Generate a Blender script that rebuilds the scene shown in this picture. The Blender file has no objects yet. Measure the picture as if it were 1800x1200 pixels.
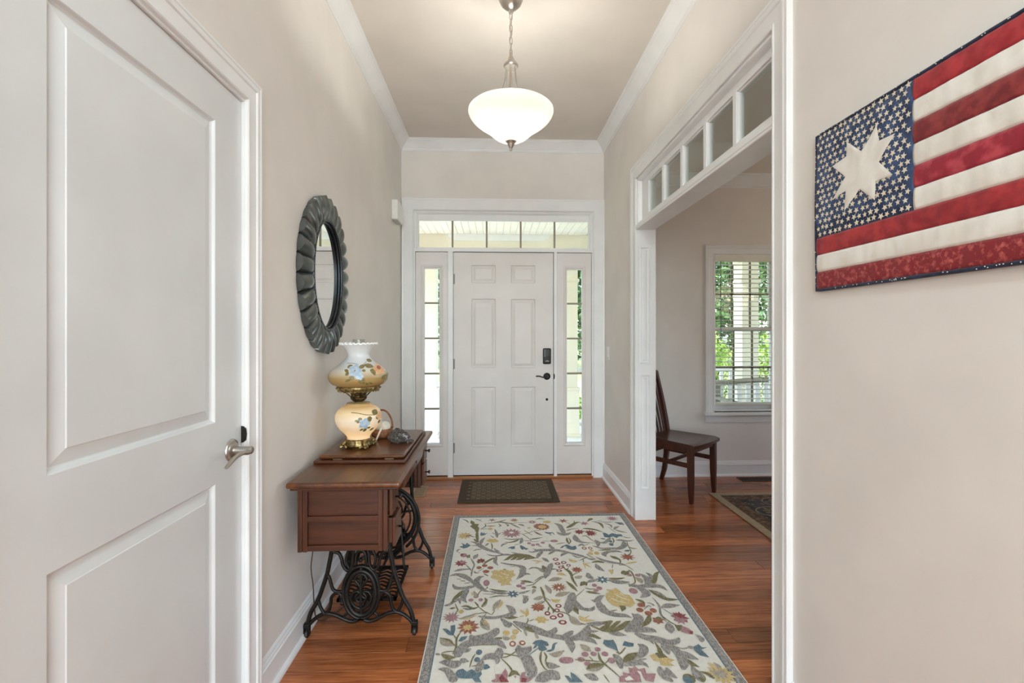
import bpy, bmesh, math, random
from mathutils import Vector, Matrix
random.seed(7)
PI = math.pi
scene = bpy.context.scene
C = scene.collection

# ------------------------------------------------------------------ camera
CAM_H = 1.31
cam = bpy.data.cameras.new('camera')
cam.sensor_width = 36.0
cam.lens = 16.0
cam.shift_y = -12.0 / 1800.0
cam.clip_start = 0.02
cam_o = bpy.data.objects.new('camera', cam)
C.objects.link(cam_o)
cam_o.location = (0, 0, CAM_H)
cam_o.rotation_euler = (PI / 2, 0, -math.atan(32 / 800))
scene.camera = cam_o

# ------------------------------------------------------------------ sky, sun, area lamps, exposure
world = bpy.data.worlds.new('sky'); scene.world = world
world.use_nodes = True
wn = world.node_tree.nodes; wl = world.node_tree.links
bgn = wn['Background']
skyn = wn.new('ShaderNodeTexSky')
skyn.sky_type = 'NISHITA'; skyn.sun_disc = False
skyn.sun_elevation = math.radians(52); skyn.sun_rotation = math.radians(250)
skyn.air_density = 1.0; skyn.dust_density = 2.0
wl.new(skyn.outputs[0], bgn.inputs[0])
bgn.inputs[1].default_value = 0.55

def light(kind, name, loc, energy, color=(1, 1, 1), rot=(0, 0, 0), **kw):
    l = bpy.data.lights.new(name, kind); l.energy = energy; l.color = color
    for k, v in kw.items(): setattr(l, k, v)
    o = bpy.data.objects.new(name, l); C.objects.link(o)
    o.location = loc; o.rotation_euler = rot
    return o
light('SUN', 'sun', (0, 20, 20), 5.0, (1, .95, .87), (math.radians(40), math.radians(-12), math.radians(25)), angle=.01)
# fill lamp added at the back of the unseen great room behind the camera
light('AREA', 'great_room_fill_lamp', (0.3, -5.86, 1.55), 205, (.79, .95, 1), (PI / 2, 0, 0), shape='RECTANGLE', size=6.2, size_y=2.5)
light('AREA', 'dining_side_window_daylight', (5.1, 2.3, 1.45), 4, (.97, .99, 1), (PI / 2, 0, PI / 2), shape='RECTANGLE', size=1.3, size_y=1.5)
vs = scene.view_settings
vs.view_transform = 'Standard'; vs.look = 'None'; vs.gamma = 1.0; vs.exposure = 0.90
vs.use_curve_mapping = False
scene.display_settings.display_device = 'sRGB'
scene.cycles.max_bounces = 8
scene.cycles.diffuse_bounces = 5
scene.cycles.glossy_bounces = 5
scene.cycles.transparent_max_bounces = 16
scene.cycles.sample_clamp_indirect = 6.0
scene.cycles.use_denoising = True
scene.cycles.use_adaptive_sampling = True
scene.cycles.adaptive_threshold = 0.03
scene.cycles.caustics_reflective = False
scene.cycles.caustics_refractive = False

# unseen ceiling lamps added as fill behind the camera (their fixtures are built with the other lamps)
FILL_LAMPS = [(.09, -.5), (.09, -2.6)]
FILL_LAMP_GLOW = 40.0

# ------------------------------------------------------------------ materials
def lin(c):
    r = []
    for v in c[:3]:
        v = v / 255.0
        r.append(v / 12.92 if v <= .04045 else ((v + .055) / 1.055) ** 2.4)
    return (*r, 1.0)
MATS = {}
def mat(name, rgb, rough=.5, metal=0.0, rgb2=None, scale=6.0, detail=4.0, bump=0.0, bump_scale=None, stretch=(1, 1, 1), spec=.5, coat=0.0, lo=.35, hi=.65, rnd=0.0, sheen=0.0):
    m = bpy.data.materials.new(name); m.use_nodes = True
    n = m.node_tree.nodes; l = m.node_tree.links; b = n['Principled BSDF']
    b.inputs['Roughness'].default_value = rough; b.inputs['Metallic'].default_value = metal
    b.inputs['Specular IOR Level'].default_value = spec
    b.inputs['Coat Weight'].default_value = coat
    b.inputs['Coat Roughness'].default_value = .12
    b.inputs['Sheen Weight'].default_value = sheen
    tc = n.new('ShaderNodeTexCoord'); mp = n.new('ShaderNodeMapping')
    mp.inputs['Scale'].default_value = stretch
    l.new(tc.outputs['Object'], mp.inputs['Vector'])
    nz = n.new('ShaderNodeTexNoise'); nz.inputs['Scale'].default_value = scale; nz.inputs['Detail'].default_value = detail
    l.new(mp.outputs[0], nz.inputs['Vector'])
    rp = n.new('ShaderNodeValToRGB'); e = rp.color_ramp.elements
    e[0].position = lo; e[1].position = hi
    e[0].color = lin(rgb); e[1].color = lin(rgb2 if rgb2 else [min(255, v * 1.03) for v in rgb])
    l.new(nz.outputs['Fac'], rp.inputs['Fac'])
    out = rp.outputs[0]
    if rnd:
        oi = n.new('ShaderNodeObjectInfo'); mr = n.new('ShaderNodeMapRange')
        mr.inputs['To Min'].default_value = 1 - rnd; mr.inputs['To Max'].default_value = 1 + rnd
        l.new(oi.outputs['Random'], mr.inputs['Value'])
        hs = n.new('ShaderNodeHueSaturation'); l.new(mr.outputs[0], hs.inputs['Value']); l.new(out, hs.inputs['Color'])
        out = hs.outputs[0]
    l.new(out, b.inputs['Base Color'])
    if bump:
        n2 = n.new('ShaderNodeTexNoise'); n2.inputs['Scale'].default_value = bump_scale or scale * 8; n2.inputs['Detail'].default_value = 3
        l.new(mp.outputs[0], n2.inputs['Vector'])
        bp = n.new('ShaderNodeBump'); bp.inputs['Strength'].default_value = bump; bp.inputs['Distance'].default_value = .002
        l.new(n2.outputs['Fac'], bp.inputs['Height']); l.new(bp.outputs[0], b.inputs['Normal'])
    MATS[name] = m
    return m
def emit_mat(name, rgb, strength):
    m = mat(name, rgb); b = m.node_tree.nodes['Principled BSDF']
    b.inputs['Emission Color'].default_value = lin(rgb); b.inputs['Emission Strength'].default_value = strength
    return m
def glass_mat(name, tint=(245, 250, 248), gloss=.07):
    m = bpy.data.materials.new(name); m.use_nodes = True
    n = m.node_tree.nodes; l = m.node_tree.links
    n.remove(n['Principled BSDF'])
    tr = n.new('ShaderNodeBsdfTransparent'); tr.inputs[0].default_value = lin(tint)
    gl = n.new('ShaderNodeBsdfGlossy'); gl.inputs['Roughness'].default_value = .005
    # Schlick reflection, the same from either face of the pane
    ge = n.new('ShaderNodeNewGeometry'); dt = n.new('ShaderNodeVectorMath'); dt.operation = 'DOT_PRODUCT'
    l.new(ge.outputs['Normal'], dt.inputs[0]); l.new(ge.outputs['Incoming'], dt.inputs[1])
    ab = n.new('ShaderNodeMath'); ab.operation = 'ABSOLUTE'; l.new(dt.outputs['Value'], ab.inputs[0])
    om = n.new('ShaderNodeMath'); om.operation = 'SUBTRACT'; om.inputs[0].default_value = 1.0; l.new(ab.outputs[0], om.inputs[1])
    pw = n.new('ShaderNodeMath'); pw.operation = 'POWER'; pw.inputs[1].default_value = 5.0; l.new(om.outputs[0], pw.inputs[0])
    fr = n.new('ShaderNodeMath'); fr.operation = 'MULTIPLY_ADD'; fr.inputs[1].default_value = .96; fr.inputs[2].default_value = .04; l.new(pw.outputs[0], fr.inputs[0])
    mx = n.new('ShaderNodeMixShader')
    l.new(fr.outputs[0], mx.inputs[0]); l.new(tr.outputs[0], mx.inputs[1]); l.new(gl.outputs[0], mx.inputs[2])
    l.new(mx.outputs[0], n['Material Output'].inputs[0])
    MATS[name] = m
    return m
def wood_mat(name, dark, light_, axis='X', rough=.3, scale=1.0, rnd=.12, coat=.0, grain=.35):
    """board wood: long stretched grain along one axis, tone per board"""
    m = bpy.data.materials.new(name); m.use_nodes = True
    n = m.node_tree.nodes; l = m.node_tree.links; b = n['Principled BSDF']
    b.inputs['Roughness'].default_value = rough; b.inputs['Coat Weight'].default_value = coat; b.inputs['Coat Roughness'].default_value = .15
    tc = n.new('ShaderNodeTexCoord'); mp = n.new('ShaderNodeMapping'); oi = n.new('ShaderNodeObjectInfo')
    st = {'X': (.9, 14, 14), 'Y': (14, .9, 14), 'Z': (14, 14, .9)}[axis]
    mp.inputs['Scale'].default_value = [v * scale for v in st]
    mul = n.new('ShaderNodeVectorMath'); mul.operation = 'SCALE'; mul.inputs['Scale'].default_value = 37.0
    cx = n.new('ShaderNodeCombineXYZ')
    for i in range(3): l.new(oi.outputs['Random'], cx.inputs[i])
    l.new(cx.outputs[0], mul.inputs[0])
    l.new(tc.outputs['Object'], mp.inputs['Vector'])
    add = n.new('ShaderNodeVectorMath'); add.operation = 'ADD'
    l.new(mp.outputs[0], add.inputs[0]); l.new(mul.outputs[0], add.inputs[1])
    nz = n.new('ShaderNodeTexNoise'); nz.inputs['Scale'].default_value = 1.6; nz.inputs['Detail'].default_value = 7; nz.inputs['Roughness'].default_value = .62
    nz.inputs['Distortion'].default_value = .6
    l.new(add.outputs[0], nz.inputs['Vector'])
    n2 = n.new('ShaderNodeTexNoise'); n2.inputs['Scale'].default_value = 9; n2.inputs['Detail'].default_value = 3
    l.new(add.outputs[0], n2.inputs['Vector'])
    mixf = n.new('ShaderNodeMath'); mixf.operation = 'MULTIPLY_ADD'; mixf.inputs[1].default_value = grain
    l.new(n2.outputs['Fac'], mixf.inputs[0])
    sc = n.new('ShaderNodeMath'); sc.operation = 'MULTIPLY'; sc.inputs[1].default_value = 1 - grain
    l.new(nz.outputs['Fac'], sc.inputs[0]); l.new(sc.outputs[0], mixf.inputs[2])
    rp = n.new('ShaderNodeValToRGB'); e = rp.color_ramp.elements
    e[0].position = .33; e[1].position = .66; e[0].color = lin(dark); e[1].color = lin(light_)
    l.new(mixf.outputs[0], rp.inputs['Fac'])
    hs = n.new('ShaderNodeHueSaturation')
    mr = n.new('ShaderNodeMapRange'); mr.inputs['To Min'].default_value = 1 - rnd; mr.inputs['To Max'].default_value = 1 + rnd
    l.new(oi.outputs['Random'], mr.inputs['Value']); l.new(mr.outputs[0], hs.inputs['Value'])
    l.new(rp.outputs[0], hs.inputs['Color']); l.new(hs.outputs[0], b.inputs['Base Color'])
    bp = n.new('ShaderNodeBump'); bp.inputs['Strength'].default_value = .06; bp.inputs['Distance'].default_value = .001
    l.new(n2.outputs['Fac'], bp.inputs['Height']); l.new(bp.outputs[0], b.inputs['Normal'])
    MATS[name] = m
    return m

WALL = mat('wall_paint', (227, 221, 215), .75, scale=3, bump=.05, bump_scale=180)
CEIL = mat('ceiling_paint', (222, 215, 207), .85, scale=3)
TRIM = mat('trim_white', (234, 234, 234), .34, scale=4, spec=.5)
DOORW = mat('door_white', (220, 222, 223), .22, scale=4, bump=.03, bump_scale=120)
FDOOR = mat('entry_door_white', (224, 219, 216), .42, scale=4)
FLOORW = wood_mat('floor_wood', (120, 60, 30), (200, 122, 74), 'X', .2, 1.0, .36, .0, .5)
FLOORB = mat('floor_gap', (70, 36, 20), .6)
SILLW = wood_mat('threshold_wood', (140, 88, 52), (178, 122, 78), 'X', .35)
GLASS = glass_mat('window_glass')
GRILLE = mat('grille_bronze', (138, 130, 114), .5, .3)
NICKEL = mat('brushed_nickel', (190, 184, 176), .3, 1.0, scale=40)
BLACKM = mat('black_metal', (40, 38, 36), .42, .6, scale=30)
DARKGAP = mat('weatherstrip_dark', (60, 54, 50), .7)

# ------------------------------------------------------------------ mesh helpers
class MB:
    def __init__(s): s.v = []; s.f = []; s.m = []; s.cur = 0
    def add(s, vs, fs):
        o = len(s.v); s.v += [tuple(p) for p in vs]
        for f in fs: s.f.append(tuple(i + o for i in f)); s.m.append(s.cur)
        return s
    def box(s, x0, x1, y0, y1, z0, z1):
        return s.add([(x0, y0, z0), (x1, y0, z0), (x1, y1, z0), (x0, y1, z0), (x0, y0, z1), (x1, y0, z1), (x1, y1, z1), (x0, y1, z1)],
                     [(3, 2, 1, 0), (4, 5, 6, 7), (0, 1, 5, 4), (1, 2, 6, 5), (2, 3, 7, 6), (3, 0, 4, 7)])
    def hexa(s, p8):
        return s.add(p8, [(3, 2, 1, 0), (4, 5, 6, 7), (0, 1, 5, 4), (1, 2, 6, 5), (2, 3, 7, 6), (3, 0, 4, 7)])
    def lathe(s, prof, c=(0, 0, 0), seg=32, axis='Z', cap=True, rfun=None):
        vs = []
        for (r, h) in prof:
            for k in range(seg):
                a = 2 * PI * k / seg
                rr = r if rfun is None else rfun(r, h, a)
                x, y = rr * math.cos(a), rr * math.sin(a)
                p = {'Z': (x, y, h), 'Y': (x, h, y), 'X': (h, x, y)}[axis]
                vs.append((p[0] + c[0], p[1] + c[1], p[2] + c[2]))
        fs = []
        for i in range(len(prof) - 1):
            for k in range(seg):
                k2 = (k + 1) % seg
                fs.append((i * seg + k, i * seg + k2, (i + 1) * seg + k2, (i + 1) * seg + k))
        if cap:
            fs.append(tuple(range(seg - 1, -1, -1)))
            fs.append(tuple((len(prof) - 1) * seg + k for k in range(seg)))
        return s.add(vs, fs)
    def tube(s, pts, r, seg=8, closed=False, caps=True, flat=1.0, up=None):
        pts = [Vector(p) for p in pts]; n = len(pts)
        rs = r if isinstance(r, (list, tuple)) else [r] * n
        vs = []; prev = None
        for i, p in enumerate(pts):
            if closed: t = pts[(i + 1) % n] - pts[(i - 1) % n]
            else: t = pts[min(i + 1, n - 1)] - pts[max(i - 1, 0)]
            if t.length < 1e-9: t = Vector((0, 0, 1))
            t.normalize()
            if up is not None: nrm = Vector(up) - t * t.dot(Vector(up))
            elif prev is None:
                a = Vector((0, 0, 1)) if abs(t.z) < .9 else Vector((1, 0, 0)); nrm = a - t * t.dot(a)
            else: nrm = prev - t * t.dot(prev)
            if nrm.length < 1e-9: nrm = t.orthogonal()
            nrm.normalize(); prev = nrm; b = t.cross(nrm)
            for k in range(seg):
                a = 2 * PI * k / seg
                q = p + (nrm * math.cos(a) * flat + b * math.sin(a)) * rs[i]; vs.append(tuple(q))
        fs = []
        for i in range(n if closed else n - 1):
            j = (i + 1) % n
            for k in range(seg):
                k2 = (k + 1) % seg
                fs.append((i * seg + k, i * seg + k2, j * seg + k2, j * seg + k))
        if caps and not closed:
            fs.append(tuple(range(seg - 1, -1, -1))); fs.append(tuple((n - 1) * seg + k for k in range(seg)))
        return s.add(vs, fs)
    def sweep(s, path, prof, mp, closed=False):
        """mitred sweep: path in a plane (a,b), profile (d to the right of travel, h); mp(a,b,h)->xyz"""
        n = len(path); offs = []
        for i in range(n):
            def nr(p, q):
                dx, dy = q[0] - p[0], q[1] - p[1]; L = math.hypot(dx, dy); return (dy / L, -dx / L)
            if closed: n1, n2 = nr(path[i - 1], path[i]), nr(path[i], path[(i + 1) % n])
            else:
                n1 = nr(path[i - 1], path[i]) if i > 0 else nr(path[i], path[i + 1])
                n2 = nr(path[i], path[i + 1]) if i < n - 1 else n1
            k = 1 + n1[0] * n2[0] + n1[1] * n2[1]
            offs.append(((n1[0] + n2[0]) / k, (n1[1] + n2[1]) / k))
        vs = []; m = len(prof)
        for (p, o) in zip(path, offs):
            for (d, h) in prof: vs.append(mp(p[0] + o[0] * d, p[1] + o[1] * d, h))
        fs = []
        for i in range(n if closed else n - 1):
            j = (i + 1) % n
            for k in range(m):
                k2 = (k + 1) % m
                fs.append((i * m + k, i * m + k2, j * m + k2, j * m + k))
        if not closed:
            fs.append(tuple(range(m))); fs.append(tuple((n - 1) * m + k for k in reversed(range(m))))
        return s.add(vs, fs)
    def prism(s, poly, mp, h0, h1):
        n = len(poly)
        vs = [mp(a, b, h0) for a, b in poly] + [mp(a, b, h1) for a, b in poly]
        fs = [tuple(range(n - 1, -1, -1)), tuple(range(n, 2 * n))] + [(i, (i + 1) % n, n + (i + 1) % n, n + i) for i in range(n)]
        return s.add(vs, fs)
    def sphere(s, c, r, seg=16, rings=10, sc=(1, 1, 1)):
        prof = [(max(1e-5, r * math.sin(PI * i / rings)), -r * math.cos(PI * i / rings)) for i in range(rings + 1)]
        o = len(s.v); s.lathe(prof, (0, 0, 0), seg, cap=False)
        for i in range(o, len(s.v)):
            v = s.v[i]; s.v[i] = (v[0] * sc[0] + c[0], v[1] * sc[1] + c[1], v[2] * sc[2] + c[2])
        return s

def smooth_path(pts, sub=6, closed=False):
    P = [Vector(p) for p in pts]; n = len(P); out = []
    rng = range(n) if closed else range(n - 1)
    for i in rng:
        if closed: p0, p1, p2, p3 = P[i - 1], P[i], P[(i + 1) % n], P[(i + 2) % n]
        else: p0, p1, p2, p3 = P[max(i - 1, 0)], P[i], P[i + 1], P[min(i + 2, n - 1)]
        for k in range(sub):
            t = k / sub
            out.append(.5 * ((2 * p1) + (p2 - p0) * t + (2 * p0 - 5 * p1 + 4 * p2 - p3) * t * t + (3 * p1 - p0 - 3 * p2 + p3) * t ** 3))
    if not closed: out.append(P[-1])
    return out

def obj(name, mb, m, parent=None, smooth=False, bevel=0.0, seg=2, fixn=True, auto=None):
    me = bpy.data.meshes.new(name); me.from_pydata(mb.v, [], mb.f)
    ms = m if isinstance(m, (list, tuple)) else [m]
    for q in ms: me.materials.append(q)
    if len(ms) > 1: me.polygons.foreach_set('material_index', mb.m)
    if fixn:
        bm = bmesh.new(); bm.from_mesh(me); bmesh.ops.recalc_face_normals(bm, faces=bm.faces); bm.to_mesh(me); bm.free()
    if smooth or auto:
        me.polygons.foreach_set('use_smooth', [True] * len(me.polygons))
        if auto:
            try: me.set_sharp_from_angle(angle=math.radians(auto))
            except Exception: pass
    me.update()
    o = bpy.data.objects.new(name, me); C.objects.link(o)
    if parent is not None: attach(o, parent)
    if bevel:
        b = o.modifiers.new('bevel', 'BEVEL'); b.width = bevel; b.segments = seg; b.limit_method = 'ANGLE'; b.angle_limit = math.radians(35)
    return o
ROOTLOC = {}
def attach(o, parent):
    o.parent = parent
    o.matrix_parent_inverse = Matrix.Translation(-Vector(ROOTLOC.get(parent.name, (0, 0, 0))))
def tag(o, label, cat, group=None, kind=None):
    o['label'] = label; o['category'] = cat
    if group: o['group'] = group
    if kind: o['kind'] = kind
    return o
def thing(name, label, cat, loc=(0, 0, 0), group=None, kind=None):
    o = bpy.data.objects.new(name, None); C.objects.link(o); o.location = loc; o.empty_display_size = .05
    ROOTLOC[o.name] = tuple(loc)
    return tag(o, label, cat, group, kind)
def struct(o, label, cat):
    return tag(o, label, cat, None, 'structure')

def cells(us, vs, holes):
    """grid cells not covered by holes"""
    out = []
    for i in range(len(us) - 1):
        for j in range(len(vs) - 1):
            cu, cv = (us[i] + us[i + 1]) / 2, (vs[j] + vs[j + 1]) / 2
            if any(h[0] < cu < h[1] and h[2] < cv < h[3] for h in holes): continue
            out.append((us[i], us[i + 1], vs[j], vs[j + 1]))
    return out
def slab_with_holes(mb, u0, u1, v0, v1, holes, w0, w1, mp):
    """solid board from w0 (back) to w1 (face), with rectangular holes right through"""
    us = sorted({u0, u1, *[h[0] for h in holes], *[h[1] for h in holes]})
    vs = sorted({v0, v1, *[h[2] for h in holes], *[h[3] for h in holes]})
    us = [u for u in us if u0 <= u <= u1]; vs = [v for v in vs if v0 <= v <= v1]
    idx = {}
    def vi(u, v, w):
        k = (round(u, 5), round(v, 5), w)
        if k not in idx: idx[k] = len(mb.v); mb.v.append(tuple(mp(u, v, w)))
        return idx[k]
    solid = {}
    for (a, b, c, d) in cells(us, vs, holes): solid[(us.index(a), vs.index(c))] = (a, b, c, d)
    def face(*q): mb.f.append(q); mb.m.append(mb.cur)
    for (i, j), (a, b, c, d) in solid.items():
        face(vi(a, c, w1), vi(b, c, w1), vi(b, d, w1), vi(a, d, w1))
        face(vi(a, d, w0), vi(b, d, w0), vi(b, c, w0), vi(a, c, w0))
        if (i - 1, j) not in solid: face(vi(a, c, w0), vi(a, c, w1), vi(a, d, w1), vi(a, d, w0))
        if (i + 1, j) not in solid: face(vi(b, c, w1), vi(b, c, w0), vi(b, d, w0), vi(b, d, w1))
        if (i, j - 1) not in solid: face(vi(a, c, w0), vi(b, c, w0), vi(b, c, w1), vi(a, c, w1))
        if (i, j + 1) not in solid: face(vi(a, d, w1), vi(b, d, w1), vi(b, d, w0), vi(a, d, w0))
    return mb
def ring_panel(mb, u0, u1, v0, v1, prof, mp):
    """panel of nested rectangles: prof = [(inset, height)...], closed by a flat field"""
    o = len(mb.v); fs = []
    for (d, h) in prof:
        for (u, v) in ((u0 + d, v0 + d), (u1 - d, v0 + d), (u1 - d, v1 - d), (u0 + d, v1 - d)): mb.v.append(tuple(mp(u, v, h)))
    for i in range(len(prof) - 1):
        for k in range(4):
            k2 = (k + 1) % 4; fs.append((o + i * 4 + k, o + i * 4 + k2, o + (i + 1) * 4 + k2, o + (i + 1) * 4 + k))
    e = o + (len(prof) - 1) * 4; fs.append((e, e + 1, e + 2, e + 3))
    for f in fs: mb.f.append(f); mb.m.append(mb.cur)
    return mb
CASING = [(0, 0), (0, .011), (.004, .014), (.009, .014), (.012, .011), (.030, .012), (.050, .015), (.055, .0195), (.066, .021), (.072, .018), (.076, .021), (.084, .021), (.086, .018), (.086, 0)]
def scaled(prof, w): return [(d * w / prof[-1][0], h) for d, h in prof]
# ------------------------------------------------------------------ the setting
XL, XR, YF, CE = -.835, 1.012, 4.15, 3.06
XD = 1.134                      # dining side of the right wall
DC = 2.78                       # dining ceiling
YB = -6.0
def wall_x(name, x0, x1, u0, u1, v0, v1, holes, label):
    mb = slab_with_holes(MB(), u0, u1, v0, v1, holes, x0, x1, lambda u, v, w: (w, u, v))
    return struct(obj(name, mb, WALL), label, 'wall')
def wall_y(name, y0, y1, u0, u1, v0, v1, holes, label):
    mb = slab_with_holes(MB(), u0, u1, v0, v1, holes, y0, y1, lambda u, v, w: (u, w, v))
    return struct(obj(name, mb, WALL), label, 'wall')
DOOR_Y0, DOOR_Y1 = .745, 1.557
wall_x('wall_left', XL - .14, XL, -1.0, YF, 0, CE, [(DOOR_Y0 - .012, DOOR_Y1 + .012, -1, 2.10)], 'beige painted hall wall carrying the oval mirror')
OP0, OP1, OPT = 1.60, 3.18, 2.41
wall_x('wall_right', XR, XD, -1.0, YF, 0, CE, [(OP0 - .012, OP1 + .012, -1, OPT + .012)], 'beige painted hall wall with the wide cased opening and the flag quilt')
U0, U1, UT = -.722, .912, 2.437            # entry unit rough opening
WX0, WX1, WZ0, WZ1 = 2.045, 2.67, .60, 2.055
wall_y('wall_front', YF, YF + .16, XL - .14, 5.35, 0, CE, [(U0, U1, -1, UT), (WX0, WX1, WZ0, WZ1)], 'beige front wall around the entry door and dining window')
wall_x('wall_dining_right', 5.2, 5.35, .1, YF, 0, DC, [(1.55, 3.05, .65, 2.2)], 'beige dining room side wall')
wall_y('wall_dining_back', .1, .22, XD, 5.35, 0, DC, [], 'beige dining room back wall')
wall_x('wall_great_room_left', -3.64, -3.5, YB, -1.0, 0, CE, [], 'beige great room side wall behind the camera')
wall_x('wall_great_room_right', 4.2, 4.34, YB, -1.0, 0, CE, [], 'beige great room side wall opposite, behind the camera')
wall_y('wall_great_room_front', -1.0, -.86, -3.64, XL, 0, CE, [], 'beige return wall left of the hall mouth')
wall_y('wall_great_room_return', -1.0, -.86, XD, 4.34, 0, CE, [], 'beige return wall right of the hall mouth')
wall_y('wall_back', YB - .15, YB, -3.64, 4.34, 0, CE, [(-2.9, 3.5, .25, 2.85)], 'beige great room wall with a tall window opening')

mb = MB().box(XL - .14, XD, -1.0, YF + .16, CE, CE + .1).box(-3.64, 4.34, YB, -1.0, CE, CE + .1)
struct(obj('ceiling', mb, CEIL), 'beige painted flat hall ceiling', 'ceiling')
struct(obj('ceiling_dining', MB().box(XD, 5.35, .1, YF + .16, DC, DC + .1), CEIL), 'beige dining room ceiling, lower than the hall', 'ceiling')

# floor: boards laid across the hall
fl = obj('floor', MB().box(-3.64, 5.35, YB, YF + .16, -.06, -.004), FLOORB)
struct(fl, 'reddish brown hardwood strip floor', 'floor')
rnd = random.Random(11)
plank_mesh = {}
def plank(L, W):
    k = (round(L, 2), W)
    if k not in plank_mesh:
        mb = MB(); b = .0009
        x, y, t = L / 2 - .0006, W / 2 - .0006, .012
        v = [(-x, -y, -t), (x, -y, -t), (x, y, -t), (-x, y, -t), (-x, -y, -b), (x, -y, -b), (x, y, -b), (-x, y, -b),
             (-x + b, -y + b, 0), (x - b, -y + b, 0), (x - b, y - b, 0), (-x + b, y - b, 0)]
        mb.add(v, [(0, 1, 5, 4), (1, 2, 6, 5), (2, 3, 7, 6), (3, 0, 4, 7), (4, 5, 9, 8), (5, 6, 10, 9), (6, 7, 11, 10), (7, 4, 8, 11), (8, 9, 10, 11)])
        me = bpy.data.meshes.new('plank'); me.from_pydata(mb.v, [], mb.f); me.materials.append(FLOORW); plank_mesh[k] = me
    return plank_mesh[k]
PW = .098
LENS = [.55, .75, .95, 1.15, 1.4]
y = YF
row = 0
while y > 1.15:
    yc = y - PW / 2
    x = XL - rnd.uniform(0, .9); xe = 3.3 if y < YF else 3.3
    while x < xe:
        L = rnd.choice(LENS); x1 = x + L
        cut0, cut1 = max(x, XL), x1
        if cut1 - cut0 > .06:
            L2 = round(cut1 - cut0, 2)
            o = bpy.data.objects.new('floor_plank', plank(L2, PW)); C.objects.link(o)
            o.location = ((cut0 + cut1) / 2, yc, 0); attach(o, fl)
        x = x1
    y -= PW; row += 1
rest = MB()
y2 = y
while y2 > YB:
    x = -3.6 - rnd.uniform(0, 1)
    while x < 5.3:
        L = rnd.uniform(.9, 1.9); rest.box(max(x, -3.63), min(x + L - .002, 5.34), y2 - PW + .001, y2, -.012, 0); x += L
    y2 -= PW
y2 = YF
while y2 - PW > y - 1e-6:
    rest.box(3.3 + 1.45, 5.34, y2 - PW + .001, y2, -.012, 0); y2 -= PW
rs = obj('far_floor_planks', rest, FLOORW, fl); rs['kind'] = 'stuff'

# crown mouldings
CROWN = [(0, -.088), (.005, -.088), (.009, -.084), (.009, -.079), (.013, -.077), (.013, -.070), (.017, -.067), (.024, -.058), (.052, -.026), (.066, -.017), (.070, -.015), (.070, -.010), (.077, -.009), (.080, -.005), (.084, -.004), (.084, 0), (0, 0)]
struct(obj('trim_1', MB().sweep([(XL, -1), (XL, YF), (XR, YF), (XR, -1)], CROWN, lambda a, b, h: (a, b, CE + h)), TRIM, auto=25), 'white crown moulding round the hall ceiling', 'moulding')
struct(obj('trim_2', MB().sweep([(XD, .22), (XD, YF), (5.2, YF), (5.2, .22), (XD, .22)], [(d * 1.25, h * 1.25) for d, h in CROWN], lambda a, b, h: (a, b, DC + h)), TRIM, auto=25), 'white crown moulding round the dining room ceiling', 'moulding')

# baseboards with shoe moulding
BASE = [(0, 0), (.028, 0), (.028, .006), (.026, .012), (.021, .018), (.015, .021), (.015, .098), (.017, .101), (.017, .106), (.013, .109), (.012, .118), (.008, .124), (.008, .130), (.004, .136), (0, .138)]
def baseboard(name, path, label): return struct(obj(name, MB().sweep(path, BASE, lambda a, b, h: (a, b, h)), TRIM, auto=20), label, 'baseboard')
baseboard('baseboard_left', [(XL, DOOR_Y1 + .075), (XL, YF - .02)], 'white baseboard along the left hall wall behind the sewing table')
baseboard('baseboard_right', [(XR, YF - .02), (XR, OP1 + .1)], 'short white baseboard between entry door and cased opening')
baseboard('baseboard_dining', [(XD, OP1 + .1), (XD, YF), (5.2, YF), (5.2, .22)], 'white baseboard in the dining room under the window')
baseboard('baseboard_near', [(XR, OP0 - .1), (XR, -1)], 'white baseboard under the flag quilt wall')
baseboard('baseboard_corner', [(XL, -1), (XL, DOOR_Y0 - .075)], 'white baseboard beside the camera')

# ---- interior door on the left, two panels, closed
FX = -.843
d1 = thing('door_1', 'white two panel interior door with nickel lever at far left', 'door', (FX, DOOR_Y1, 0), kind='structure')
mpL = lambda u, v, w: (FX + w, u, v)
H1 = (.893, 1.414, 1.043, 1.960); H2 = (.893, 1.414, .235, .857)
obj('slab', slab_with_holes(MB(), DOOR_Y0 + .003, DOOR_Y1 - .003, .012, 2.086, [H1, H2], -.035, 0, mpL), DOORW, d1)
PPROF = [(0, 0), (.002, -.0015), (.006, -.008), (.010, -.011), (.012, -.0115), (.040, -.0045), (.0415, -.0042), (.043, -.0025), (.044, -.0022)]
for H in (H1, H2): obj('raised_panel', ring_panel(MB(), H[0], H[1], H[2], H[3], PPROF, mpL), DOORW, d1)
obj('panel_backing', MB().box(FX - .033, FX - .02, H2[0] - .02, H2[1] + .02, .2, 2.0), DOORW, d1)
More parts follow.
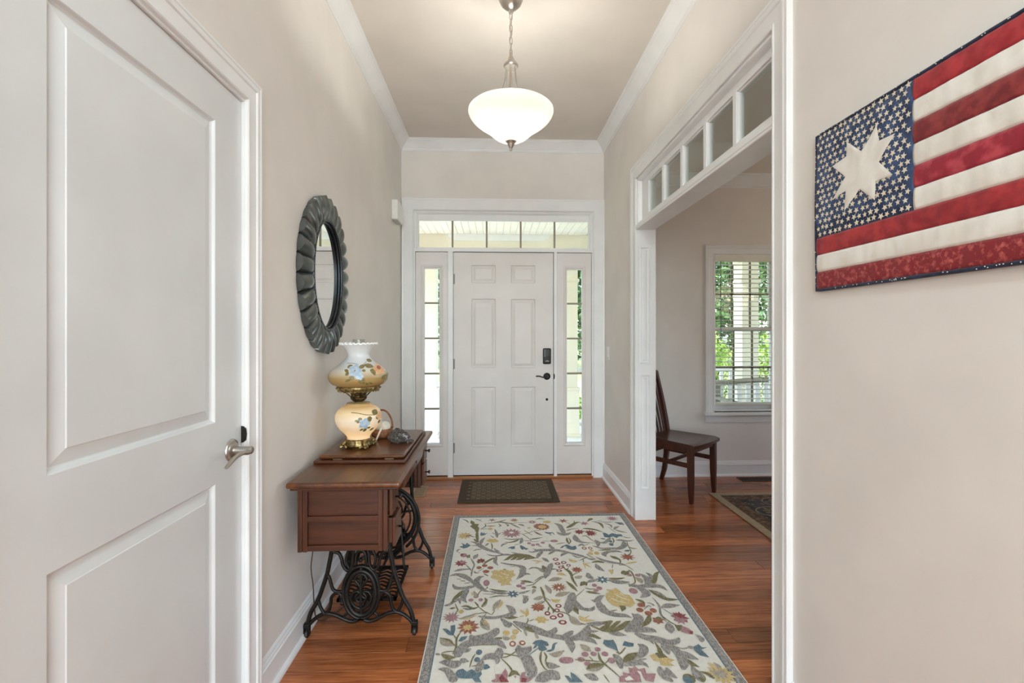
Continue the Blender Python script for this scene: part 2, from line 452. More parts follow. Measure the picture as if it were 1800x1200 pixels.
# jamb, stop, casing
jm = MB().box(XL - .14, XL + .001, DOOR_Y1, DOOR_Y1 + .014, 0, 2.102).box(XL - .14, XL + .001, DOOR_Y0 - .014, DOOR_Y0, 0, 2.102).box(XL - .14, XL + .001, DOOR_Y0, DOOR_Y1, 2.089, 2.102)
jm.box(FX - .075, FX - .038, DOOR_Y1 - .011, DOOR_Y1, 0, 2.09)
t3 = thing('trim_3', 'white moulded casing around the left interior door', 'door casing', (XL, DOOR_Y1, 0), kind='structure')
obj('jamb', jm, TRIM, t3)
obj('casing', MB().sweep([(DOOR_Y1 + .003, 0), (DOOR_Y1 + .003, 2.098), (DOOR_Y0 - .003, 2.098), (DOOR_Y0 - .003, 0)], scaled(CASING, .078), lambda a, b, h: (XL + h, a, b)), TRIM, t3, auto=20)
obj('strike_plate', MB().prism([(.0, .0), (.012, .003), (.02, .01), (.022, .03), (.02, .048), (.012, .056), (0, .058)], lambda a, b, h: (XL - .012 + a, DOOR_Y1 - .001 - h, .948 + b), 0, .002), BLACKM, t3)
# lever handle
hd = MB(); hy, hz = 1.497, .939
hd.lathe([(.001, .012), (.022, .011), (.033, .007), (.0355, .003), (.0355, 0)], (FX, hy, hz), 28, axis='X')
ro = obj('lever_rosette', hd, NICKEL, d1, auto=40)
lv = MB(); lv.lathe([(.0125, .008), (.0115, .03), (.0115, .058), (.0125, .064), (.009, .068)], (FX, hy, hz), 18, axis='X')
lv.tube(smooth_path([(FX + .056, hy, hz - .001), (FX + .06, hy - .02, hz - .004), (FX + .061, hy - .05, hz + .002), (FX + .06, hy - .088, hz - .002), (FX + .057, hy - .128, hz - .021)], 5), [.0115, .0112, .0108, .0104, .010, .0096, .0092, .0088, .0086, .0084, .0082, .008, .0078, .0076, .0074, .0072, .007, .0068, .0066, .0062, .005], 12, flat=.75)
ob = obj('lever', lv, NICKEL, ro, auto=40)

# ---- entry door unit on the front wall
mpF = lambda u, v, w: (u, YF - w, v)
DX0, DX1, DZ0, DZ1 = -.366, .547, .026, 2.060
t4 = thing('trim_4', 'white flat casing and frame around entry door, sidelights and transom', 'door casing', (.09, YF, 0), kind='structure')
CAS2 = [(0, 0), (0, .019), (.004, .021), (.010, .019), (.012, .0165), (.092, .0165), (.094, .021), (.105, .024), (.108, .022), (.108, 0)]
obj('casing', MB().sweep([(U0 - .002 + .004, 0), (U0 + .002, UT - .002), (U1 - .002, UT - .002), (U1 - .002, 0)], [(-d, h) for d, h in CAS2], mpF), TRIM, t4, auto=20)
fr = MB()
for (a, b) in ((U0, -.711), (-.417, -.369), (.550, .579), (.900, U1)): fr.box(a, b, YF - .003, YF + .15, .0, 2.088)
fr.box(U0, U1, YF - .004, YF + .15, 2.064, 2.090)
obj('post_frame', fr, TRIM, t4, bevel=.002)
obj('weatherstrip', MB().box(-.369, -.366, YF + .006, YF + .02, .03, 2.062).box(.547, .550, YF + .006, YF + .02, .03, 2.062).box(-.369, .55, YF + .006, YF + .02, 2.0605, 2.064), DARKGAP, t4)
obj('threshold', MB().prism([(0, 0), (-.10, 0), (-.10, .012), (-.075, .024), (0, .024)], lambda a, b, h: (h, YF + .03 + a * .35, b), U0, U1).box(U0, U1, YF, YF + .16, -.02, .024), SILLW, t4)
obj('shoe_strip', MB().box(-.70, .90, YF - .018, YF - .004, 0, .012), SILLW, t4, bevel=.003)
# door leaf
d2 = thing('door_2', 'white six panel entry door with black keypad lock', 'door', (.09, YF, .0), kind='structure')
FY = YF + .012
mpD = lambda u, v, w: (u, FY - w, v)
cols = ((-.207, .021), (.154, .383)); rows = ((1.777, 1.949), (1.004, 1.640), (.282, .838))
holes = [(c[0], c[1], r[0], r[1]) for c in cols for r in rows]
obj('slab', slab_with_holes(MB(), DX0 + .002, DX1 - .002, DZ0 + .006, DZ1, holes, -.042, 0, mpD), FDOOR, d2)
obj('panel_backing', MB().box(DX0 + .02, DX1 - .02, FY + .035, FY + .04, .1, 2.0), FDOOR, d2)
P6 = [(0, 0), (.002, .001), (.005, .0012), (.008, -.006), (.012, -.009), (.018, -.009), (.040, -.002), (.043, -.0015)]
for h in holes: obj('raised_panel', ring_panel(MB(), *h, P6, mpD), FDOOR, d2)
for z in (1.816, 1.043, .279):
    hb = MB().lathe([(.006, -.048), (.006, .048)], (DX0 - .002, FY - .008, z), 10)
    for k in (-.018, .018): hb.lathe([(.0068, k - .001), (.0068, k + .001)], (DX0 - .002, FY - .008, z), 10)
    hb.box(DX0 - .012, DX0 + .012, FY - .003, FY - .001, z - .045, z + .045)
    obj('hinge', hb, MATS.get('hinge_steel') or mat('hinge_steel', (138, 132, 124), .5, .9), d2, auto=40)
kb = MB().box(.449, .523, FY - .026, FY, 1.041, 1.186)
kp = obj('keypad_lock', kb, BLACKM, d2, bevel=.012, seg=4)
obj('keypad_screen', MB().box(.456, .516, FY - .0275, FY - .026, 1.105, 1.178), mat('keypad_gloss', (22, 22, 23), .08), kp, bevel=.0005)
obj('turn_button', MB().box(.476, .497, FY - .0275, FY - .026, 1.111, 1.1145).box(.470, .505, FY - .0275, FY - .026, 1.066, 1.071).box(.481, .493, FY - .0275, FY - .026, 1.071, 1.075), mat('keypad_print', (150, 148, 145), .4), kp)
lr = obj('lever_rosette', MB().lathe([(.001, -.014), (.022, -.012), (.031, -.007), (.033, 0)], (.487, FY, .928), 28, axis='Y'), BLACKM, d2, auto=40)
lv = MB().lathe([(.012, -.012), (.011, -.05), (.008, -.056)], (.487, FY, .928), 16, axis='Y')
lv.tube(smooth_path([(.487, FY - .047, .926), (.465, FY - .05, .921), (.435, FY - .05, .926), (.408, FY - .05, .934), (.382, FY - .048, .931)], 5), .0072, 10, flat=.8)
obj('lever', lv, BLACKM, lr, auto=40)
obj('viewer_button', MB().lathe([(.001, -.005), (.008, -.005), (.012, -.002), (.012, 0)], (.487, FY, .716), 18, axis='Y'), BLACKM, d2, auto=40)
obj('latch_plate', MB().prism([(0, 0), (.006, .006), (.009, .02), (.009, .036), (.006, .05), (0, .056)], lambda a, b, h: (.549 + a, FY - .014 - h, .9 + b), 0, .002), BLACKM, d2)

# glazed units
def glazed(name, label, u0, u1, v0, v1, g, nx, nz, parent_loc, slab=True):
    t = thing(name, label, 'window', parent_loc, kind='structure')
    if slab:
        obj('sash', slab_with_holes(MB(), u0, u1, v0, v1, [g], -.045, 0, lambda u, v, w: (u, FY - w, v)), FDOOR, t, bevel=.0015)
        obj('glazing_bead', MB().sweep([(g[0], g[2]), (g[0], g[3]), (g[1], g[3]), (g[1], g[2])], [(.010, -.04), (.010, .001), (.004, .001), (-.002, .004), (-.006, .007), (-.012, .008), (-.017, .006), (-.022, .003), (-.022, -.001), (0, -.04)], lambda a, b, h: (a, FY - h, b), closed=True), FDOOR, t, auto=20)
    gy = FY + .02
    us = [g[0] + (g[1] - g[0]) * i / nx for i in range(nx + 1)]; vs_ = [g[2] + (g[3] - g[2]) * i / nz for i in range(nz + 1)]
    for i in range(nx):
        for j in range(nz): obj('pane', MB().box(us[i], us[i + 1], gy, gy + .004, vs_[j], vs_[j + 1]), GLASS, t)
    for u in us[1:-1]: obj('grille_bar', MB().box(u - .0085, u + .0085, gy - .004, gy + .008, g[2], g[3]), GRILLE, t)
    for v in vs_[1:-1]: obj('grille_bar', MB().box(g[0], g[1], gy - .004, gy + .008, v - .0085, v + .0085), GRILLE, t)
    return t
glazed('window_1', 'tall narrow sidelight left of the entry door, five panes', -.709, -.419, .03, 2.060, (-.640, -.484, .312, 1.920), 1, 5, (-.56, YF, 0))
glazed('window_2', 'tall narrow sidelight right of the entry door, five panes', .581, .898, .03, 2.060, (.662, .822, .308, 1.918), 1, 5, (.74, YF, 0))
w3 = glazed('window_3', 'wide five pane transom window over the entry door', 0, 0, 0, 0, (-.690, .872, 2.102, 2.352), 5, 1, (.09, YF, 2.09), slab=False)
TF = [(0, -.05), (0, .0), (-.004, .003), (-.010, .003), (-.013, -.002), (-.030, -.006), (-.034, -.014), (-.044, -.018), (-.048, -.024), (-.055, -.024), (-.058, -.05)]
obj('stepped_frame', MB().sweep([(U0, 2.088), (U0, UT), (U1, UT), (U1, 2.088)], [(-d * .7, h) for d, h in TF], mpF).box(U0 + .03, U1 - .03, YF + .012, YF + .05, 2.088, 2.104).box(U0 + .04, U1 - .04, YF + .022, YF + .05, UT - .088, UT - .03), TRIM, w3, auto=20)

# ---- cased opening to the dining room with an interior transom
t5 = thing('trim_5', 'white moulded casing and panelled jambs of the wide dining room opening', 'door casing', (XR, OP0, 0), kind='structure')
obj('casing', MB().sweep([(OP1 - .002, 0), (OP1 - .002, OPT), (OP0 + .002, OPT), (OP0 + .002, 0)], scaled(CASING, .1), lambda a, b, h: (XR - h, a, b)), TRIM, t5, auto=20)
obj('casing_dining_side', MB().sweep([(OP1 - .002, 0), (OP1 - .002, OPT), (OP0 + .002, OPT), (OP0 + .002, 0)], scaled(CASING, .1), lambda a, b, h: (XD + h, a, b)), TRIM, t5, auto=20)
JP = [(0, 0), (.002, .004), (.006, .005), (.010, -.006), (.014, -.011), (.018, -.0115), (.029, -.001), (.030, -.001)]
for (yy, sgn) in ((OP1, -1), (OP0, 1)):
    mpj = lambda u, v, w, yy=yy, sgn=sgn: (u, yy + sgn * w, v)
    hs_ = [(1.032, 1.106, 1.103, 1.932), (1.032, 1.106, .210, 1.027)]
    jb = obj('jamb_board', slab_with_holes(MB(), XR - .006, XD + .006, 0, 2.052, hs_, -.0119, 0, mpj), TRIM, t5)
    for h in hs_: obj('jamb_panel', ring_panel(MB(), *h, JP, mpj), TRIM, jb)
HB0, HB1 = 2.052, 2.098
obj('header_beam', MB().box(XR - .010, XD + .004, OP0, OP1, HB0, HB1 - .012).box(XR + .0, XD - .006, OP0, OP1, HB1 - .012, HB1), TRIM, t5, bevel=.004)
obj('header_bead', MB().tube([(XR - .010, OP0, HB0 + .016), (XR - .010, OP1, HB0 + .016)], .0035, 8), TRIM, t5)
obj('head_jamb', MB().box(XR, XD, OP0, OP1, OPT - .006, OPT + .011).box(XR, XD, OP0, OP0 + .008, HB1, OPT).box(XR, XD, OP1 - .008, OP1, HB1, OPT), TRIM, t5)
w4 = thing('window_4', 'white interior transom of five panes over the dining room opening', 'window', (XR, OP0, HB1), kind='structure')
G = (OP0 + .05, OP1 - .10, 2.128, 2.350)
gx = 1.06
nsp = [OP0 + .05 + (OP1 - .135 - OP0 - .05) * i / 5 for i in range(6)]
lites = []
for i in range(5): lites.append((nsp[i] + .016, nsp[i + 1] - .016, 2.132, 2.352))
obj('sash', slab_with_holes(MB(), OP0 + .008, OP1 - .008, HB1, OPT - .006, lites, -.015, .02, lambda u, v, w: (gx - w, u, v)), TRIM, w4, bevel=.003)
for q in lites:
    obj('bead', MB().sweep([(q[0], q[2]), (q[0], q[3]), (q[1], q[3]), (q[1], q[2])], [(.006, -.005), (.006, .008), (.002, .012), (0, .012), (0, -.005)], lambda a, b, h: (gx - h, a, b), closed=True), TRIM, w4)
    obj('pane', MB().box(gx - .002, gx + .002, q[0], q[1], q[2], q[3]), GLASS, w4)
obj('stop_moulding', MB().sweep([(OP0 + .008, HB1), (OP0 + .008, OPT - .006), (OP1 - .008, OPT - .006), (OP1 - .008, HB1)], [(0, -.002), (0, .030), (.008, .030), (.012, .024), (.016, .010), (.018, -.002)], lambda a, b, h: (gx - .02 - h, a, b)), TRIM, w4, auto=20)

# ---- dining room window with sashes
w5 = thing('window_5', 'white double hung dining room window with sill and apron', 'window', (2.36, YF, WZ0), kind='structure')
cs = [(-d, h) for d, h in scaled(CASING, .088)]
obj('casing', MB().sweep([(WX0, WZ0 - .02), (WX0, WZ1), (WX1, WZ1), (WX1, WZ0 - .02)], cs, mpF), TRIM, w5, auto=20)
obj('stool', MB().box(WX0 - .112, WX1 + .112, YF - .055, YF + .05, WZ0 - .035, WZ0 - .008), TRIM, w5, bevel=.006)
obj('apron', MB().sweep([(WX0 - .086, WZ0 - .035), (WX1 + .086, WZ0 - .035)], [(0, 0), (0, .018), (.05, .015), (.068, .012), (.07, .0)], mpF), TRIM, w5)
rv = MB().box(WX0 - .001, WX0 + .012, YF, YF + .15, WZ0, WZ1).box(WX1 - .012, WX1 + .001, YF, YF + .15, WZ0, WZ1).box(WX0, WX1, YF, YF + .15, WZ1 - .012, WZ1).box(WX0, WX1, YF, YF + .15, WZ0 - .01, WZ0 + .012)
obj('frame', rv, TRIM, w5)
MZ = 1.352
def sash(v0, v1, yy):
    g = (WX0 + .045, WX1 - .045, v0 + .04, v1 - .035)
    s_ = obj('sash', slab_with_holes(MB(), WX0 + .012, WX1 - .012, v0, v1, [g], 0, .03, lambda u, v, w: (u, yy - w + .03, v)), TRIM, w5, bevel=.003)
    us = [g[0] + (g[1] - g[0]) * i / 3 for i in range(4)]; vm = (g[2] + g[3]) / 2
    for i in range(3):
        for (a, b) in ((g[2], vm), (vm, g[3])): obj('pane', MB().box(us[i], us[i + 1], yy + .012, yy + .016, a, b), GLASS, s_)
    for u in us[1:-1]: obj('grille_bar', MB().box(u - .008, u + .008, yy + .008, yy + .02, g[2], g[3]), GRILLE, s_)
    obj('grille_bar', MB().box(g[0], g[1], yy + .008, yy + .02, vm - .008, vm + .008), GRILLE, s_)
sash(WZ0 + .012, MZ + .03, YF + .06); sash(MZ - .01, WZ1 - .012, YF + .095)
# ------------------------------------------------------------------ outside: porch, garden
PORW = mat('porch_cream', (242, 233, 214), .6, scale=3)
PORCEIL = mat('porch_ceiling', (248, 240, 226), .6)
PORFL = mat('porch_concrete', (226, 224, 218), .8, rgb2=(236, 234, 228), scale=8)
GRASS = mat('lawn', (126, 134, 86), .9, rgb2=(172, 176, 122), scale=9, detail=8)
LEAF1 = mat('leaf_dark', (38, 66, 34), .55, rgb2=(84, 118, 58), scale=2.2, detail=6)
LEAF2 = mat('leaf_bright', (92, 134, 44), .5, rgb2=(176, 204, 92), scale=3, detail=6)
BARK = mat('bark', (84, 70, 58), .9, rgb2=(112, 96, 80), scale=14, bump=.4)
WHITEP = mat('white_porch_paint', (250, 250, 250), .5)
GREYP = mat('weathered_bench', (134, 128, 114), .7, rgb2=(160, 154, 140), scale=12, stretch=(1, 8, 8))
ROAD = mat('pale_drive', (205, 203, 200), .85, rgb2=(222, 220, 216), scale=5)
struct(obj('ground', MB().box(-30, 34, 7.3, 46, -.5, -.32), GRASS), 'sunlit green front lawn beyond the porch', 'lawn')
struct(obj('driveway', MB().box(-30, 34, 13.2, 15.6, -.32, -.312), ROAD), 'pale concrete drive crossing the lawn', 'driveway')
struct(obj('walk_with_bounce_strip', MB().box(-30, 34, 7.3, 7.75, -.32, -.30).box(-.5, .75, 7.75, 13.2, -.32, -.31), ROAD), 'pale concrete walk and an added pale strip along the porch for bounced light', 'walkway')  # cross strip along the porch added to bounce neutral light onto it
struct(obj('porch_floor', MB().box(-4, 9, YF + .16, 7.3, -.5, -.06), PORFL), 'pale concrete porch floor', 'porch floor')
PZ = 2.64
pc = obj('porch_ceiling', MB().box(-4, 9, YF + .16, 6.15, PZ + .012, PZ + .06), PORCEIL)
struct(pc, 'white beadboard porch ceiling seen through the transom', 'porch ceiling')
bmesh_me = None
x = -2.4
while x < 2.6:
    o_ = bpy.data.objects.new('bead_board', bmesh_me) if bmesh_me else None
    if bmesh_me is None:
        mb = MB().prism([(-.041, .012), (-.041, .004), (-.036, 0), (.036, 0), (.041, .004), (.041, .012)], lambda a, b, h: (a, h, b), 4.31, 6.15)
        o_ = obj('bead_board', mb, PORCEIL); bmesh_me = o_.data
    else: C.objects.link(o_)
    o_.location = (x, 0, PZ); attach(o_, pc); x += .0855
struct(obj('porch_beam', MB().box(-4, 9, 6.05, 6.33, 2.44, PZ).box(-4, 9, 6.02, 6.36, 2.40, 2.44), PORW), 'cream porch beam over the columns', 'beam')
struct(obj('bright_patch_board', MB().prism([(-.60, 2.64), (-.60, 2.60), (-.50, 2.555), (.64, 2.555), (.74, 2.60), (.74, 2.64)], lambda a, b, h: (a, 6.05 - h, b), 0, .02), WHITEP), 'white board added on the porch beam for the bright patch in the transom', 'board')  # white board added to give the bright patch seen through the transom
struct(obj('porch_roof', MB().box(-4, 9, YF + .16, 6.6, PZ + .06, PZ + .25), PORW), 'porch roof above the beadboard', 'roof')
def column(x, label):
    t = thing('porch_column', label, 'column', (x, 6.19, -.06), 'square porch columns')
    obj('shaft', MB().box(x - .115, x + .115, 6.075, 6.305, .6, 2.40), PORW, t, bevel=.004)
    obj('pedestal', MB().box(x - .135, x + .135, 6.055, 6.325, -.02, .56), PORW, t, bevel=.004)
    obj('base_plinth', MB().box(x - .15, x + .15, 6.04, 6.34, -.06, -.02), PORW, t, bevel=.004)
    obj('pedestal_cap', MB().box(x - .15, x + .15, 6.04, 6.34, .56, .6), PORW, t, bevel=.006)
    obj('necking', MB().box(x - .135, x + .135, 6.055, 6.325, 2.02, 2.06).box(x - .14, x + .14, 6.05, 6.33, 2.3, 2.4), PORW, t, bevel=.004)
column(-.88, 'square cream porch column seen through the left sidelight')
column(1.012, 'square cream porch column seen through the right sidelight')
column(3.50, 'square white porch column seen through the dining window blinds')
def railing(x0, x1, label):
    t = thing('porch_railing', label, 'railing', ((x0 + x1) / 2, 6.2, -.06))
    obj('top_rail', MB().box(x0, x1, 6.16, 6.24, .80, .86), WHITEP, t, bevel=.006)
    obj('bottom_rail', MB().box(x0, x1, 6.17, 6.23, .06, .11), WHITEP, t)
    n = int((x1 - x0) / .125); me = None
    for i in range(n):
        xx = x0 + (i + .5) * (x1 - x0) / n
        if me is None:
            b = obj('baluster', MB().box(-.018, .018, 6.182, 6.218, .10, .81), WHITEP, t); me = b.data
        else:
            b = bpy.data.objects.new('baluster', me); C.objects.link(b); attach(b, t)
        b.location.x = xx
railing(1.16, 3.35, 'white porch railing between two columns beside the bench')
# bench outside the dining window
bx0, bx1, by = 2.55, 4.05, 5.15
bt = thing('porch_bench', 'weathered slatted garden bench with curved back on the porch', 'bench', ((bx0 + bx1) / 2, by, -.06))
def top_z(x): t = (x - bx0) / (bx1 - bx0); return .74 + .05 * math.sin(PI * t)
obj('top_rail', MB().tube([(bx0 + (bx1 - bx0) * i / 12, by + .02, top_z(bx0 + (bx1 - bx0) * i / 12)) for i in range(13)], .032, 8), GREYP, bt, smooth=True)
obj('back_rail', MB().box(bx0, bx1, by - .03, by, .44, .49), GREYP, bt, bevel=.005)
for i in range(14):
    xx = bx0 + .06 + i * (bx1 - bx0 - .12) / 13
    obj('back_slat', MB().hexa([(xx - .026, by - .03, .46), (xx + .026, by - .03, .46), (xx + .026, by - .012, .46), (xx - .026, by - .012, .46), (xx - .026 + .02, by + .01, .76), (xx + .026 + .02, by + .01, .76), (xx + .046, by + .028, .76), (xx - .006, by + .028, .76)]), WHITEP, bt)
for k in range(4): obj('seat_slat', MB().box(bx0, bx1, by - .12 - k * .11, by - .03 - k * .11, .36, .385), GREYP, bt, bevel=.004)
for xx in (bx0 + .02, bx1 - .02):
    for yy in (by - .45, by): obj('leg', MB().box(xx - .03, xx + .03, yy - .03, yy + .03, -.06, .58 if yy < by else .74), GREYP, bt, bevel=.006)
    obj('arm_rest', MB().box(xx - .04, xx + .04, by - .5, by + .02, .57, .6), GREYP, bt, bevel=.008)
# curled wire plant hook on the porch, behind the left sidelight
hk = MB()
cx_, cy_, cz_ = -1.02, 5.35, .95
hk.tube(smooth_path([(cx_ - .12, cy_, -.06), (cx_ - .12, cy_, .6), (cx_ - .12, cy_, 1.0), (cx_ - .07, cy_, 1.10), (cx_ + .005, cy_, 1.10), (cx_ + .06, cy_, 1.02), (cx_ + .07, cy_, .93)], 6), .006, 8)
hk.tube(smooth_path([(cx_ - .12, cy_, .9), (cx_ - .06, cy_, 1.16), (cx_ + .0, cy_, 1.2), (cx_ + .04, cy_, 1.14)], 6), .004, 8)
hk.tube(smooth_path([(cx_ - .12, cy_, .7), (cx_ - .09, cy_, .82), (cx_ - .06, cy_, .9), (cx_ - .07, cy_, .98)], 6), .011, 8)
tag(obj('plant_hook', hk, BLACKM, smooth=True), 'thin black curled wire plant hook outside the left sidelight', 'plant hook')

def leaves(mb, rr, c, rad, n, size):
    for _ in range(n):
        while True:
            p = Vector((rr.uniform(-1, 1), rr.uniform(-1, 1), rr.uniform(-1, 1)))
            if .25 < p.length < 1: break
        q = Vector((c[0] + p.x * rad[0], c[1] + p.y * rad[1], c[2] + p.z * rad[2]))
        a = Vector((rr.gauss(0, 1), rr.gauss(0, 1), rr.gauss(0, 1))).normalized(); b = a.orthogonal().normalized(); b.rotate(Matrix.Rotation(rr.uniform(0, 6.28), 3, a))
        c2 = a.cross(b); s = size * rr.uniform(.6, 1.3)
        mb.add([q - b * s, q + c2 * s * .45, q + b * s, q - c2 * s * .45], [(0, 1, 2, 3)])
rr = random.Random(5)
def tree(x, y, h, r, label, leaf, n=5200, size=.17):
    t = thing('tree', label, 'tree', (x, y, -.32), 'trees beyond the lawn')
    obj('trunk', MB().tube([(x, y, -.4), (x + .1, y, h * .35), (x - .05, y + .1, h * .75)], [.22, .17, .07], 10), BARK, t, smooth=True)
    mb = MB()
    for k in range(9): leaves(mb, rr, (x + rr.uniform(-.3, .3) * r, y + rr.uniform(-.3, .3) * r, h * (.16 + .085 * k)), (r * .7, r * .7, h * .14), n // 9, size)
    obj('foliage', mb, leaf, t, fixn=False)
ti = 0
for (x, y, h, r, lf, lab) in ((-9, 21, 9, 2.4, LEAF1, 'broad dark green tree furthest left beyond the lawn'), (-3.2, 22, 10, 2.5, LEAF1, 'dark green tree straight out from the left sidelight'),
        (4.0, 19.5, 10, 2.1, LEAF1, 'dark green tree filling the right sidelight'), (10.6, 19.5, 11, 2.1, LEAF1, 'dark green tree left of the column in the dining window view'),
        (15.2, 19.5, 11, 2.1, LEAF1, 'dark green tree right of the column in the dining window view'), (7.4, 28, 12, 2.4, LEAF1, 'tall far tree standing in the gap right of the sidelight tree'),
        (13.0, 28, 12, 2.6, LEAF1, 'tall far tree behind the gap between the two window trees'), (18.6, 28, 12, 2.6, LEAF1, 'tall far tree at the right end of the back row'),
        (1.4, 29, 12, 2.6, LEAF1, 'tall far tree straight out from the entry door'), (-6.0, 30, 12, 2.6, LEAF1, 'tall far tree at the left end of the back row')):
    tree(x, y, h, r, lab, lf)
def shrub(x, y, w, h, label, leaf, n=1500, size=.05):
    t = thing('shrub', label, 'shrub', (x, y, -.32), 'shrubs along the porch')
    mb = MB(); leaves(mb, rr, (x, y, -.3 + h * .5), (w, .55, h * .5), n, size)
    obj('foliage', mb, leaf, t, fixn=False)
    s = MB()
    for k in range(4): s.tube([(x + rr.uniform(-.1, .1), y, -.34), (x + rr.uniform(-.5, .5) * w, y + rr.uniform(-.2, .2), h * .5 - .2)], .015, 6)
    obj('stem', s, BARK, t)
shrub(3.95, 8.5, .62, 1.72, 'bright green leafy shrub left in the lower dining window', LEAF2, 2200)
shrub(5.55, 8.5, .68, 1.78, 'bright green leafy shrub right in the lower dining window', LEAF2, 2200)
shrub(1.75, 7.9, .45, .55, 'low bright shrub by the porch railing in the right sidelight', LEAF2, 900)
shrub(-2.3, 8.0, .7, .9, 'low bright shrub left of the front steps', LEAF2, 700)
# ------------------------------------------------------------------ small wall things
PLAST = mat('white_plastic', (232, 230, 226), .35)
ch = thing('door_chime', 'white plastic door chime box high on left wall', 'door chime', (XL, 3.84, 2.25))
obj('cover', MB().box(XL, XL + .052, 3.75, 3.955, 2.255, 2.415), PLAST, ch, bevel=.006, seg=3)
obj('vent_grille', MB().box(XL + .008, XL + .044, 3.762, 3.94, 2.251, 2.255), mat('chime_vent', (190, 186, 180), .5), ch)
sw = thing('light_switch', 'white rocker light switch plate beside entry door', 'light switch', (XR, 3.985, 1.09))
obj('plate', MB().box(XR - .006, XR, 3.948, 4.022, 1.088, 1.206), PLAST, sw, bevel=.003)
obj('rocker', MB().hexa([(XR - .006, 3.968, 1.113), (XR - .011, 3.968, 1.113), (XR - .011, 4.002, 1.113), (XR - .006, 4.002, 1.113), (XR - .006, 3.968, 1.181), (XR - .0075, 3.968, 1.181), (XR - .0075, 4.002, 1.181), (XR - .006, 4.002, 1.181)]), PLAST, sw)

# ------------------------------------------------------------------ pendant lamp
px_, py_ = .088, 2.34
pend = thing('pendant_lamp', 'lit frosted glass bowl pendant on a nickel chain over the hall', 'pendant lamp', (px_, py_, CE))
obj('canopy', MB().lathe([(.001, -.082), (.012, -.081), (.020, -.076), (.034, -.068), (.052, -.050), (.062, -.028), (.066, -.006), (.066, 0)], (px_, py_, CE), 36), NICKEL, pend, auto=40)
obj('loop', MB().tube([(px_ + .010 * math.cos(a), py_, CE - .090 + .012 * math.sin(a)) for a in [2 * PI * k / 16 for k in range(16)]], .0028, 8, closed=True), NICKEL, pend, smooth=True)
link_pts = []
for k in range(24):
    a = 2 * PI * k / 24; link_pts.append((.0075 * math.cos(a), 0, .0085 * math.sin(a) + (.010 if math.sin(a) >= 0 else -.010)))
z = CE - .113; me = None; k = 0
while z > 2.755:
    if me is None:
        o = obj('chain_link', MB().tube(link_pts, .0021, 6, closed=True), NICKEL, pend, smooth=True); me = o.data
    else:
        o = bpy.data.objects.new('chain_link', me); C.objects.link(o); attach(o, pend)
    o.location = (px_, py_, z); o.rotation_euler = (0, 0, PI / 2 * (k % 2) + .35); z -= .0315; k += 1
obj('cord', MB().tube([(px_ + .006 * math.sin(i * 1.3), py_ + .005 * math.cos(i * 1.1), CE - .08 - i * .02) for i in range(17)], .0022, 6), mat('lamp_cord_clear', (205, 198, 188), .4), pend, smooth=True)
obj('hub_cone', MB().lathe([(.004, 2.762), (.006, 2.748), (.009, 2.742), (.022, 2.716), (.035, 2.700), (.038, 2.694), (.038, 2.688), (.034, 2.682), (.001, 2.682)], (px_, py_, 0), 32), NICKEL, pend, auto=40)
for k in range(6):
    a = 2 * PI * k / 6 + .3
    obj('stay_wire', MB().tube(smooth_path([(px_ + r * math.cos(a), py_ + r * math.sin(a), zz) for r, zz in ((.027, 2.684), (.028, 2.65), (.033, 2.61), (.045, 2.57), (.062, 2.52), (.085, 2.46), (.10, 2.39))], 5), .002, 6), NICKEL, pend, smooth=True)
# glass bowl: frosted, lit from inside
SH = bpy.data.materials.new('frosted_glass_lit'); SH.use_nodes = True
n_ = SH.node_tree.nodes; l_ = SH.node_tree.links
n_.remove(n_['Principled BSDF'])
tl = n_.new('ShaderNodeBsdfTranslucent'); tl.inputs[0].default_value = (.26, .242, .216, 1)
df = n_.new('ShaderNodeBsdfDiffuse'); df.inputs[0].default_value = (.93, .90, .85, 1)
gl = n_.new('ShaderNodeBsdfGlossy'); gl.inputs['Roughness'].default_value = .25
nz = n_.new('ShaderNodeTexNoise'); nz.inputs['Scale'].default_value = 5
m1 = n_.new('ShaderNodeMixShader'); m1.inputs[0].default_value = .55
m2 = n_.new('ShaderNodeMixShader'); m2.inputs[0].default_value = .05
l_.new(tl.outputs[0], m1.inputs[1]); l_.new(df.outputs[0], m1.inputs[2]); l_.new(m1.outputs[0], m2.inputs[1]); l_.new(gl.outputs[0], m2.inputs[2]); l_.new(m2.outputs[0], n_['Material Output'].inputs[0])
prof = [(.020, 2.302), (.042, 2.304), (.062, 2.312), (.081, 2.323), (.098, 2.337), (.113, 2.351), (.128, 2.364), (.145, 2.376), (.170, 2.393), (.189, 2.408), (.2035, 2.423), (.2135, 2.438), (.218, 2.450), (.2175, 2.460), (.212, 2.465), (.207, 2.462)]
prof2 = prof + [(r - .004, h - .003) for r, h in reversed(prof)][1:]
obj('glass_bowl', MB().lathe(prof, (px_, py_, 0), 72, cap=False), SH, pend, smooth=True)
obj('finial', MB().lathe([(.001, 2.254), (.006, 2.256), (.008, 2.261), (.006, 2.267), (.009, 2.271), (.016, 2.285), (.018, 2.289), (.017, 2.292), (.025, 2.303), (.029, 2.312), (.028, 2.318), (.001, 2.318)], (px_, py_, 0), 28), NICKEL, pend, auto=40)
obj('centre_rod', MB().lathe([(.006, 2.31), (.006, 2.69)], (px_, py_, 0), 10), NICKEL, pend)
BULB = emit_mat('bulb_glow', (255, 236, 205), 6.0)
